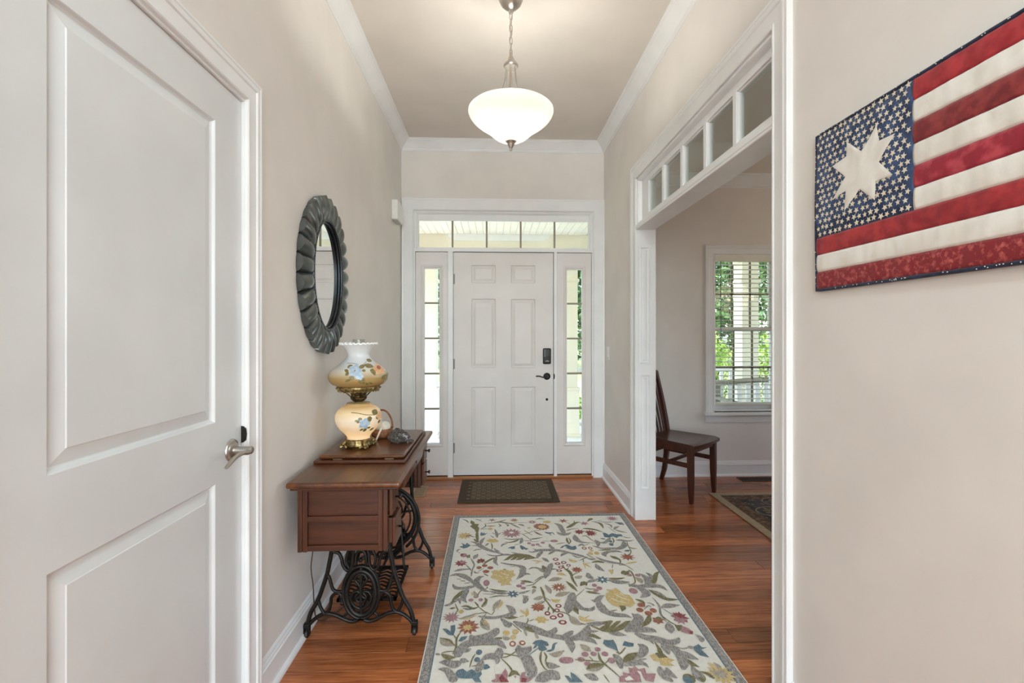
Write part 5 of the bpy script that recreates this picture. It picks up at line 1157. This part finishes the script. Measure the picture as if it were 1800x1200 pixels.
def motif(kind, col, d):
    global lay
    lay += 1; z = .0072 + .0000042 * lay
    pat.cur = keys.index(col)
    if kind == 'S':
        P = [(d[i], d[i + 1], d[i + 2]) for i in range(0, len(d), 3)]
        Q = smooth_path(P, 5); L = []; Rr = []
        for i, p in enumerate(Q):
            t = Q[min(i + 1, len(Q) - 1)] - Q[max(i - 1, 0)]; l = math.hypot(t.x, t.y) or 1
            nx, ny = -t.y / l, t.x / l; w = max(p.z * (1.6 if col in 'GT' else 1.4) * min(1, .4 + .2 * min(i, len(Q) - 1 - i)), .0014)
            w = min(w, .024); zz = z + i * 4e-6
            L.append((RCX + p.x + nx * w, RCY + p.y + ny * w, zz)); Rr.append((RCX + p.x - nx * w, RCY + p.y - ny * w, zz))
        n = len(Q); pat.add(L + Rr, [(i, i + 1, n + i + 1, n + i) for i in range(n - 1)])
    elif kind == 'B': rfan([(d[i], d[i + 1]) for i in range(0, len(d), 2)], z)
    elif kind == 'E':
        rfan([(d[0] + d[2] * math.cos(2 * PI * k / 14), d[1] + d[3] * math.sin(2 * PI * k / 14)) for k in range(14)], z)
    elif kind == 'F':
        x, y, r, n, q = d[0], d[1], d[2] * 1.12, int(d[3] * 1000 + .5), d[4] * 10
        ph = lay * .37
        for k in range(n):
            a = 2 * PI * k / n + ph; w = PI / n
            rfan([(x, y), (x + r * q * math.cos(a - w), y + r * q * math.sin(a - w)), (x + r * math.cos(a), y + r * math.sin(a)), (x + r * q * math.cos(a + w), y + r * q * math.sin(a + w))], z)
for it in ''.join(RUG_MOTIFS).split('|'):
    motif(it[0], it[1], [int(v) / 1000 for v in it[2:].split()])
po = obj('woven_pattern', pat, [RUGC[k] for k in keys], rug, fixn=False)

# ------------------------------------------------------------------ door mat
MATB = mat('mat_brown', (66, 54, 40), .95, rgb2=(80, 66, 50), scale=120, bump=.5, bump_scale=500)
MATL = mat('mat_raised', (114, 98, 78), .95, rgb2=(128, 112, 92), scale=120)
dm = thing('door_mat', 'dark brown door mat with woven diamond pattern before entry door', 'door mat', (.12, 3.82, 0))
obj('mat_base', MB().box(-.284, .520, 3.548, 4.095, .0005, .008), MATB, dm, bevel=.003)
obj('raised_border', MB().sweep([(-.24, 3.592), (-.24, 4.05), (.476, 4.05), (.476, 3.592)], [(0, .007), (0, .0105), (.008, .0105), (.008, .007)], lambda a, b, h: (a, b, h), closed=True), MATB, dm)
dd = MB()
for i in range(17):
    for j in range(11):
        if (i + j) % 2: continue
        x = -.205 + i * .0405; y = 3.622 + j * .04
        dd.add([(x - .017, y, .0082), (x, y - .016, .0082), (x + .017, y, .0082), (x, y + .016, .0082), (x, y, .0115)], [(0, 1, 4), (1, 2, 4), (2, 3, 4), (3, 0, 4)])
for i in range(-11, 18):
    for s in (1, -1):
        pts = []
        for j in range(12):
            x = -.205 + (i + (j if s > 0 else 11 - j)) * .0405 + .0; y = 3.602 + j * .04
            if -.225 < x < .46 and 3.6 < y < 4.045: pts.append((x + .02, y, .0083))
        if len(pts) > 1: dd.tube(pts, .0022, 4)
do = obj('diamond_pattern', dd, MATL, dm, fixn=False); do['kind'] = 'stuff'

# ------------------------------------------------------------------ floor vents
def floor_vent(x0, x1, y0, y1, m, label, along_x):
    t = thing('floor_vent', label, 'floor vent', ((x0 + x1) / 2, (y0 + y1) / 2, 0), 'floor vents')
    obj('frame', slab_with_holes(MB(), x0, x1, y0, y1, [(x0 + .014, x1 - .014, y0 + .014, y1 - .014)], .0003, .005, lambda u, v, w: (u, v, w)), m, t, bevel=.001)
    obj('duct', MB().box(x0 + .013, x1 - .013, y0 + .013, y1 - .013, .0002, .001), mat('duct_dark', (46, 42, 38), .8) if 'duct_dark' not in MATS else MATS['duct_dark'], t)
    n = 12
    for i in range(n):
        if along_x:
            c = x0 + .014 + (i + .5) * (x1 - x0 - .028) / n; q = MB().box(c - .004, c + .004, y0 + .013, y1 - .013, .001, .004)
        else:
            c = y0 + .014 + (i + .5) * (y1 - y0 - .028) / n; q = MB().box(x0 + .013, x1 - .013, c - .004, c + .004, .001, .004)
        obj('louver', q, m, t)
floor_vent(-.675, -.560, 3.70, 3.955, mat('vent_tan', (168, 142, 112), .5, .1), 'tan metal floor vent behind the sewing table', False)
floor_vent(2.22, 2.56, 3.975, 4.085, mat('vent_dark', (72, 58, 46), .5, .3), 'dark floor vent under the dining room window', True)

# ------------------------------------------------------------------ flag quilt
QX = XR - .004
quilt = thing('flag_quilt', 'quilted wall hanging of red and white stripes with starry blue corner', 'quilt', (XR, 1.0, 1.45))
def fabric(name, a, b, sc, lo=.4, hi=.6, stretch=(1, 1, 1)): return mat(name, a, .9, rgb2=b, scale=sc, detail=6, lo=lo, hi=hi, bump=.25, bump_scale=600, stretch=stretch, sheen=.15)
QWHITE = fabric('quilt_white', (226, 220, 210), (236, 232, 224), 14)
QREDS = [fabric('quilt_red_bright', (150, 26, 36), (178, 46, 52), 30), fabric('quilt_red_dark', (116, 24, 30), (146, 50, 48), 34), fabric('quilt_red_marbled', (150, 24, 44), (186, 64, 76), 20, .5, .62), fabric('quilt_red_mottled', (140, 24, 34), (172, 44, 46), 26), fabric('quilt_red_speckled', (130, 22, 30), (196, 92, 84), 90, .5, .72)]
QBLUE = fabric('quilt_blue', (30, 48, 84), (62, 86, 128), 26, .38, .66)
QNAVY = fabric('quilt_navy', (18, 24, 46), (32, 42, 72), 60)
def qwave(y, z): return .0006 * math.sin(y * 70 + 3 * math.sin(z * 9)) + .0003 * math.sin(y * 190 + z * 15) + .0012 * math.sin(z * 15 + y * 6)
QZ0, QZ1 = 1.450, 1.918
def qx(y, z, puff=0.0): return QX - .010 - qwave(y, z) - puff
def cloth(name, y0, y1, z0, z1, m, ny=None):
    ny = ny or max(8, int((y1 - y0) / .006)); nz = 7; vs = []; fs = []
    for i in range(ny + 1):
        y = y0 + (y1 - y0) * i / ny
        for j in range(nz + 1):
            t = j / nz; z = z0 + (z1 - z0) * t
            vs.append((qx(y, z, .0028 * (math.sin(PI * t) ** .5)), y, z))
    for i in range(ny):
        for j in range(nz): a = i * (nz + 1) + j; fs.append((a, a + 1, a + nz + 2, a + nz + 1))
    n0 = len(vs)
    # hem back to the wall
    ring_ = [i * (nz + 1) for i in range(ny + 1)] + [ny * (nz + 1) + j for j in range(1, nz + 1)] + [i * (nz + 1) + nz for i in range(ny - 1, -1, -1)] + [j for j in range(nz - 1, 0, -1)]
    for k in ring_: vs.append((QX - .002, vs[k][1], vs[k][2]))
    m_ = len(ring_)
    for k in range(m_): fs.append((ring_[k], ring_[(k + 1) % m_], n0 + (k + 1) % m_, n0 + k))
    return obj(name, MB().add(vs, fs), m, quilt, smooth=True)
YL, YC, YR = 1.368, 1.043, .56
ss = (QZ1 - QZ0) / 9
zc = QZ1 - 6 * ss
reds = [0, 1, 2]
for i in range(6):
    z1 = QZ1 - i * ss
    o = cloth('stripe', YR, YC, z1 - ss, z1, QREDS[i // 2] if i % 2 == 0 else QWHITE)
for i in range(6, 9):
    z1 = QZ1 - i * ss
    cloth('stripe', YR, YL, z1 - ss, z1, {6: QREDS[3], 7: QWHITE, 8: QREDS[4]}[i])
canton = cloth('blue_canton', YC, YL, zc, QZ1, QBLUE)
stars = MB(); rq = random.Random(9)
rowsn = 17
for j in range(rowsn):
    z = zc + .010 + j * (QZ1 - zc - .018) / (rowsn - 1)
    for i in range(16):
        y = YC + .012 + (i + (.5 if j % 2 else 0)) * (YL - YC - .02) / 15.6
        if y > YL - .006: continue
        y += rq.uniform(-.003, .003); zz = z + rq.uniform(-.002, .002); a0 = rq.uniform(0, 6.28); R_ = rq.uniform(.0078, .0098)
        P = [(y, zz)] + [(y + (R_ if k % 2 == 0 else R_ * .45) * math.sin(a0 + PI * k / 5), zz + (R_ if k % 2 == 0 else R_ * .45) * math.cos(a0 + PI * k / 5)) for k in range(10)]
        stars.add([(qx(a, b, .0036), a, b) for a, b in P], [(0, 1 + k, 1 + (k + 1) % 10) for k in range(10)])
so_ = obj('star_print', stars, mat('star_cream', (222, 212, 190), .9), canton, fixn=False); so_['kind'] = 'stuff'
BIG = [(1.143, 1.855), (1.1352, 1.8098), (1.0876, 1.8086), (1.1352, 1.7557), (1.094, 1.7082), (1.1454, 1.7089), (1.1477, 1.6603), (1.1964, 1.7052), (1.2511, 1.6596), (1.2455, 1.7159), (1.2966, 1.7042), (1.2483, 1.7566), (1.2986, 1.8041), (1.2455, 1.8134), (1.2436, 1.8538), (1.1921, 1.8063)]
bcy = sum(p[0] for p in BIG) / len(BIG); bcz = sum(p[1] for p in BIG) / len(BIG)
bsv = [(qx(bcy, bcz, .0062), bcy, bcz)]; bsf = []
NB = len(BIG); RB = 8
dense_big = []
for k in range(NB):
    a, b = BIG[k], BIG[(k + 1) % NB]
    for t in (0, .34, .67): dense_big.append((a[0] + (b[0] - a[0]) * t, a[1] + (b[1] - a[1]) * t))
nb = len(dense_big)
for r in range(1, RB + 1):
    t = r / RB
    for (a, b) in dense_big: yy, zz = bcy + (a - bcy) * t, bcz + (b - bcz) * t; bsv.append((qx(yy, zz, .0062 - (.0015 if r == RB else 0)), yy, zz))
for k in range(nb): bsf.append((0, 1 + k, 1 + (k + 1) % nb))
for r in range(RB - 1):
    for k in range(nb): bsf.append((1 + r * nb + k, 1 + r * nb + (k + 1) % nb, 1 + (r + 1) * nb + (k + 1) % nb, 1 + (r + 1) * nb + k))
obj('eight_point_star', MB().add(bsv, bsf), QWHITE, canton, smooth=True)
bind = MB()
per = [(YR - .003, QZ0 - .003), (YR - .003, QZ1 + .003), (YL + .003, QZ1 + .003), (YL + .003, QZ0 - .003)]
pp = []
for k in range(4):
    a, b = per[k], per[(k + 1) % 4]; n = 40 if k % 2 else 24
    for i in range(n): pp.append((a[0] + (b[0] - a[0]) * i / n, a[1] + (b[1] - a[1]) * i / n))
bind.tube([(qx(a, b) + .002, a, b) for a, b in pp], .0052, 8, closed=True)
bo2 = obj('navy_binding', bind, QNAVY, quilt, smooth=True)
sp = MB()
for k in range(110):
    a, b = pp[rq.randrange(len(pp))]; a += rq.uniform(-.008, .008) if abs(b - QZ0) < .01 or abs(b - QZ1) < .01 else 0
    sp.sphere((qx(a, b) - .0032, a, b + rq.uniform(-.002, .002)), .0012, 6, 4)
sp_ = obj('binding_specks', sp, mat('speck_white', (220, 216, 206), .9), bo2); sp_['kind'] = 'stuff'

# ------------------------------------------------------------------ blinds in the dining window
SLAT = mat('blind_slat', (232, 229, 216), .5); 
bl = thing('window_blind', 'cream horizontal slat blind hanging open in the dining window', 'blind', (2.36, YF, .66))
obj('valance', MB().box(WX0 + .006, WX1 - .006, YF - .004, YF + .045, 1.992, 2.045), SLAT, bl, bevel=.004)
y0, y1 = YF + .006, YF + .054
me = None; z = 1.965
while z > .70:
    if me is None:
        P = [(y0, -.0012), (y0 + .012, .0012), (y0 + .024, .0022), (y0 + .036, .0012), (y1, -.0012)]
        vs = [(x, y, h) for x in (WX0 + .016, WX1 - .016) for y, h in P] + [(x, y, h - .0026) for x in (WX0 + .016, WX1 - .016) for y, h in P]
        fs = [(i, i + 1, 5 + i + 1, 5 + i) for i in range(4)] + [(10 + i, 15 + i, 15 + i + 1, 10 + i + 1) for i in range(4)] + [(0, 5, 15, 10), (4, 14, 19, 9), (0, 10, 11, 1), (1, 11, 12, 2), (2, 12, 13, 3), (3, 13, 14, 4), (5, 6, 16, 15), (6, 7, 17, 16), (7, 8, 18, 17), (8, 9, 19, 18)]
        o = obj('slat', MB().add(vs, fs), SLAT, bl); me = o.data
    else:
        o = bpy.data.objects.new('slat', me); C.objects.link(o); attach(o, bl)
    o.location.z = z; z -= .0432
obj('bottom_rail', MB().box(WX0 + .016, WX1 - .016, y0, y1, .655, .677), SLAT, bl, bevel=.003)
for x in (WX0 + .14, WX1 - .14): obj('ladder_cord', MB().tube([(x, y0 - .001, .67), (x, y0 - .001, 1.99)], .0011, 5).tube([(x, y1 + .001, .67), (x, y1 + .001, 1.99)], .0011, 5), SLAT, bl)
obj('tilt_wand', MB().tube([(WX0 + .06, YF - .006, 1.99), (WX0 + .062, YF - .006, 1.25)], .0035, 8), mat('wand_grey', (96, 92, 86), .4), bl)

# ------------------------------------------------------------------ dining chair
CHW = wood_mat('chair_wood', (44, 22, 14), (82, 42, 24), 'Y', .28, 1.0, .0, .2)
CHZ = wood_mat('chair_legs', (48, 22, 13), (92, 44, 24), 'Z', .3, 1.0, .0, .2)
CHX, CHY = 1.548, 3.748
chair = thing('dining_chair', 'dark walnut dining chair with saddle seat and slatted back', 'chair', (0, 0, 0))
def sq(mb, pts, w, d=None):
    """square section along pts (local), width list"""
    d = d or w; vs = []; fs = []
    for (p, a, b) in zip(pts, w, d): vs += [(p[0] - a, p[1] - b, p[2]), (p[0] + a, p[1] - b, p[2]), (p[0] + a, p[1] + b, p[2]), (p[0] - a, p[1] + b, p[2])]
    for i in range(len(pts) - 1):
        for k in range(4): k2 = (k + 1) % 4; fs.append((i * 4 + k, i * 4 + k2, i * 4 + 4 + k2, i * 4 + 4 + k))
    fs += [(3, 2, 1, 0), tuple(len(pts) * 4 - 4 + k for k in range(4))]
    return mb.add(vs, fs)
for s in (-1, 1):
    obj('leg', sq(MB(), [(s * .196, .205, 0), (s * .196, .203, .06), (s * .195, .2, .2), (s * .195, .198, .43)], [.013, .017, .021, .022]), CHZ, chair, bevel=.003)
    obj('leg', sq(MB(), [(s * .183, -.265, 0), (s * .183, -.235, .1), (s * .183, -.215, .25), (s * .183, -.21, .44), (s * .183, -.225, .55), (s * .185, -.25, .68), (s * .19, -.285, .82), (s * .195, -.315, .93), (s * .197, -.325, .98)], [.014, .016, .018, .018, .018, .017, .016, .015, .014], [.016, .018, .020, .022, .020, .018, .016, .014, .012]), CHZ, chair, bevel=.003)
    obj('side_stretcher', sq(MB(), [(0, 0, 0), (0, 0, 0)], [.01, .01]) if False else MB().box(s * .188 - .009, s * .188 + .009, -.22, .20, .27, .305), CHZ, chair, bevel=.002)
    obj('side_apron', MB().box(s * .188 - .01, s * .188 + .01, -.21, .20, .385, .428), CHZ, chair, bevel=.002)
obj('front_apron', MB().box(-.19, .19, .188, .208, .385, .428), CHZ, chair, bevel=.002)
obj('rear_apron', MB().box(-.18, .18, -.22, -.2, .385, .428), CHZ, chair, bevel=.002)
obj('rear_stretcher', MB().box(-.18, .18, -.222, -.204, .30, .335), CHZ, chair, bevel=.002)
obj('front_stretcher', MB().box(-.18, .18, .0, .018, .275, .30), CHZ, chair, bevel=.002)
# saddle seat
vs = []; fs = []; NX, NY = 20, 16
def seat_pt(i, j, top):
    u = -1 + 2 * i / NX; v = j / NY
    hw = .185 + .052 * v - .010 * max(0, v - .85) / .15
    y = -.215 + v * (.455 + .018 * (1 - u * u))
    dish = -.016 * (1 - (abs(u) ** 2.2)) * math.sin(PI * min(1, .12 + v * .88)) + .006 * (1 - abs(u)) * max(0, v - .6)
    edge = -.010 * max(0, (v - .9) / .1) ** 2
    return (u * hw, y, (.462 + dish + edge) if top else .430)
for top in (1, 0):
    for i in range(NX + 1):
        for j in range(NY + 1): vs.append(seat_pt(i, j, top))
o_ = (NX + 1) * (NY + 1)
for i in range(NX):
    for j in range(NY):
        a = i * (NY + 1) + j; fs.append((a, a + NY + 1, a + NY + 2, a + 1)); fs.append((o_ + a, o_ + a + 1, o_ + a + NY + 2, o_ + a + NY + 1))
for j in range(NY):
    fs.append((j, j + 1, o_ + j + 1, o_ + j)); a = NX * (NY + 1) + j; fs.append((a, o_ + a, o_ + a + 1, a + 1))
for i in range(NX):
    a = i * (NY + 1); b = a + NY + 1; fs.append((a, o_ + a, o_ + b, b)); a += NY; b += NY; fs.append((a, b, o_ + b, o_ + a))
obj('seat', MB().add(vs, fs), CHW, chair, auto=40)
for k in range(6):
    x = -.135 + k * .054
    obj('back_slat', sq(MB(), [(x * .9, -.20, .445), (x * .93, -.222, .55), (x * .97, -.255, .68), (x, -.29, .82), (x, -.315, .92)], [.010, .010, .011, .011, .010], [.006] * 5), CHZ, chair, bevel=.002)
cre = MB(); vs = []; fs = []
for i in range(13):
    u = -1 + 2 * i / 12; x = u * .2; zt = .985 + .022 * (1 - u * u); yb = -.322 - .025 * (1 - u * u)
    for (yy, zz) in ((yb - .011, .905), (yb + .011, .905), (yb + .004, zt), (yb - .014, zt)): vs.append((x, yy, zz))
for i in range(12):
    for k in range(4): k2 = (k + 1) % 4; fs.append((i * 4 + k, i * 4 + k2, i * 4 + 4 + k2, i * 4 + 4 + k))
fs += [(0, 1, 2, 3), (51, 50, 49, 48)]
obj('crest_rail', cre.add(vs, fs), CHW, chair, auto=40)
chair.location = (CHX, CHY, 0); chair.rotation_euler = (0, 0, math.radians(-140.2))

# ------------------------------------------------------------------ dining rug
DRF = mat('persian_field', (52, 54, 58), .95, rgb2=(88, 84, 78), scale=16, detail=8, lo=.4, hi=.62)
DRB = mat('persian_band', (84, 64, 52), .95, rgb2=(122, 100, 78), scale=34, detail=8, lo=.42, hi=.6)
DRT = mat('persian_tan', (166, 146, 118), .95, rgb2=(182, 164, 136), scale=60)
DRM = mat('persian_motif', (150, 132, 106), .95, rgb2=(120, 98, 76), scale=60)
ax0, ax1, ay0, ay1 = 1.768, 4.2, .9, 3.678
dr = thing('area_rug', 'dark persian patterned area rug with tan edge in dining room', 'rug', ((ax0 + ax1) / 2, (ay0 + ay1) / 2, 0))
obj('edge_binding', MB().box(ax0, ax1, ay0, ay1, .0005, .0085), DRT, dr, bevel=.003)
obj('border_band', MB().box(ax0 + .062, ax1 - .062, ay0 + .062, ay1 - .062, .008, .0089), DRB, dr)
obj('field', MB().box(ax0 + .16, ax1 - .16, ay0 + .16, ay1 - .16, .0085, .0093), DRF, dr)
pm = MB()
def pflat(poly, z): pm.add([(a, b, z) for a, b in poly], [tuple(range(len(poly)))])
def rosette(x, y, r):
    pm.cur = 1
    for k in range(40):
        a = 2 * PI * k / 40; a2 = 2 * PI * (k + 1) / 40
        pflat([(x + r * 1.5 * math.cos(a), y + r * 1.1 * math.sin(a)), (x + r * 1.5 * math.cos(a2), y + r * 1.1 * math.sin(a2)), (x + r * 1.42 * math.cos(a2), y + r * 1.02 * math.sin(a2)), (x + r * 1.42 * math.cos(a), y + r * 1.02 * math.sin(a))], .0097)
    pm.cur = 0
    for k in range(9):
        a = 2 * PI * k / 9; pflat([(x + .3 * r * math.cos(a - .3), y + .3 * r * math.sin(a - .3)), (x + .9 * r * math.cos(a - .2), y + .75 * r * math.sin(a - .2)), (x + .9 * r * math.cos(a + .2), y + .75 * r * math.sin(a + .2)), (x + .3 * r * math.cos(a + .3), y + .3 * r * math.sin(a + .3))], .0097)
    pflat([(x + .16 * r * math.cos(2 * PI * k / 10), y + .16 * r * math.sin(2 * PI * k / 10)) for k in range(10)], .0098)
for (x, y, r) in ((2.06, 3.27, .085), (2.21, 3.46, .08), (2.02, 3.02, .05), (2.3, 3.1, .09), (2.42, 3.3, .08), (2.5, 2.9, .1), (2.25, 2.7, .08)): rosette(x, y, r)
rp_ = random.Random(21); pm.cur = 0
for k in range(260):
    x, y = rp_.uniform(ax0 + .075, 2.7), rp_.uniform(2.3, ay1 - .075); s = rp_.uniform(.006, .018); a = rp_.uniform(0, 6.28)
    pflat([(x + s * math.cos(a + q) * (1 if q % 2 else .6), y + s * math.sin(a + q)) for q in (0, 1.57, 3.14, 4.71)], .0095 + k * 1e-6)
pm_o = obj('woven_motifs', pm, [DRM, DRT], dr, fixn=False); pm_o['kind'] = 'stuff'

# ------------------------------------------------------------------ chandelier in the dining room (seen as a reflection in its window)
cx, cy, cz = 2.95, 3.0, 1.62
chd = thing('chandelier', 'small lit brass chandelier over the dining room rug', 'chandelier', (cx, cy, DC))
obj('stem', MB().lathe([(.06, DC), (.05, DC - .03), (.008, DC - .035), (.008, cz + .12), (.03, cz + .1), (.04, cz), (.02, cz - .06), (.001, cz - .1)], (cx, cy, 0), 18), BRASSD, chd, auto=40)
for k in range(5):
    a = 2 * PI * k / 5
    ar = obj('arm', MB().tube(smooth_path([(cx + r * math.cos(a), cy + r * math.sin(a), cz + h) for r, h in ((.03, 0), (.12, -.06), (.22, -.02), (.25, .05))], 5), .007, 8).lathe([(.001, .05), (.03, .052), (.012, .06), (.011, .12)], (cx + .25 * math.cos(a), cy + .25 * math.sin(a), cz), 12), BRASSD, chd, smooth=True)
    obj('candle_bulb', MB().sphere((cx + .25 * math.cos(a), cy + .25 * math.sin(a), cz + .15), .018, 12, 8, (1, 1, 1.7)), BULB, ar, smooth=True)
lo = light('POINT', 'chandelier_light', (cx, cy, cz + .15), 4, (1, .82, .6), shadow_soft_size=.2)
lo.parent = chd; lo.matrix_parent_inverse = Matrix.Translation((-cx, -cy, -DC))
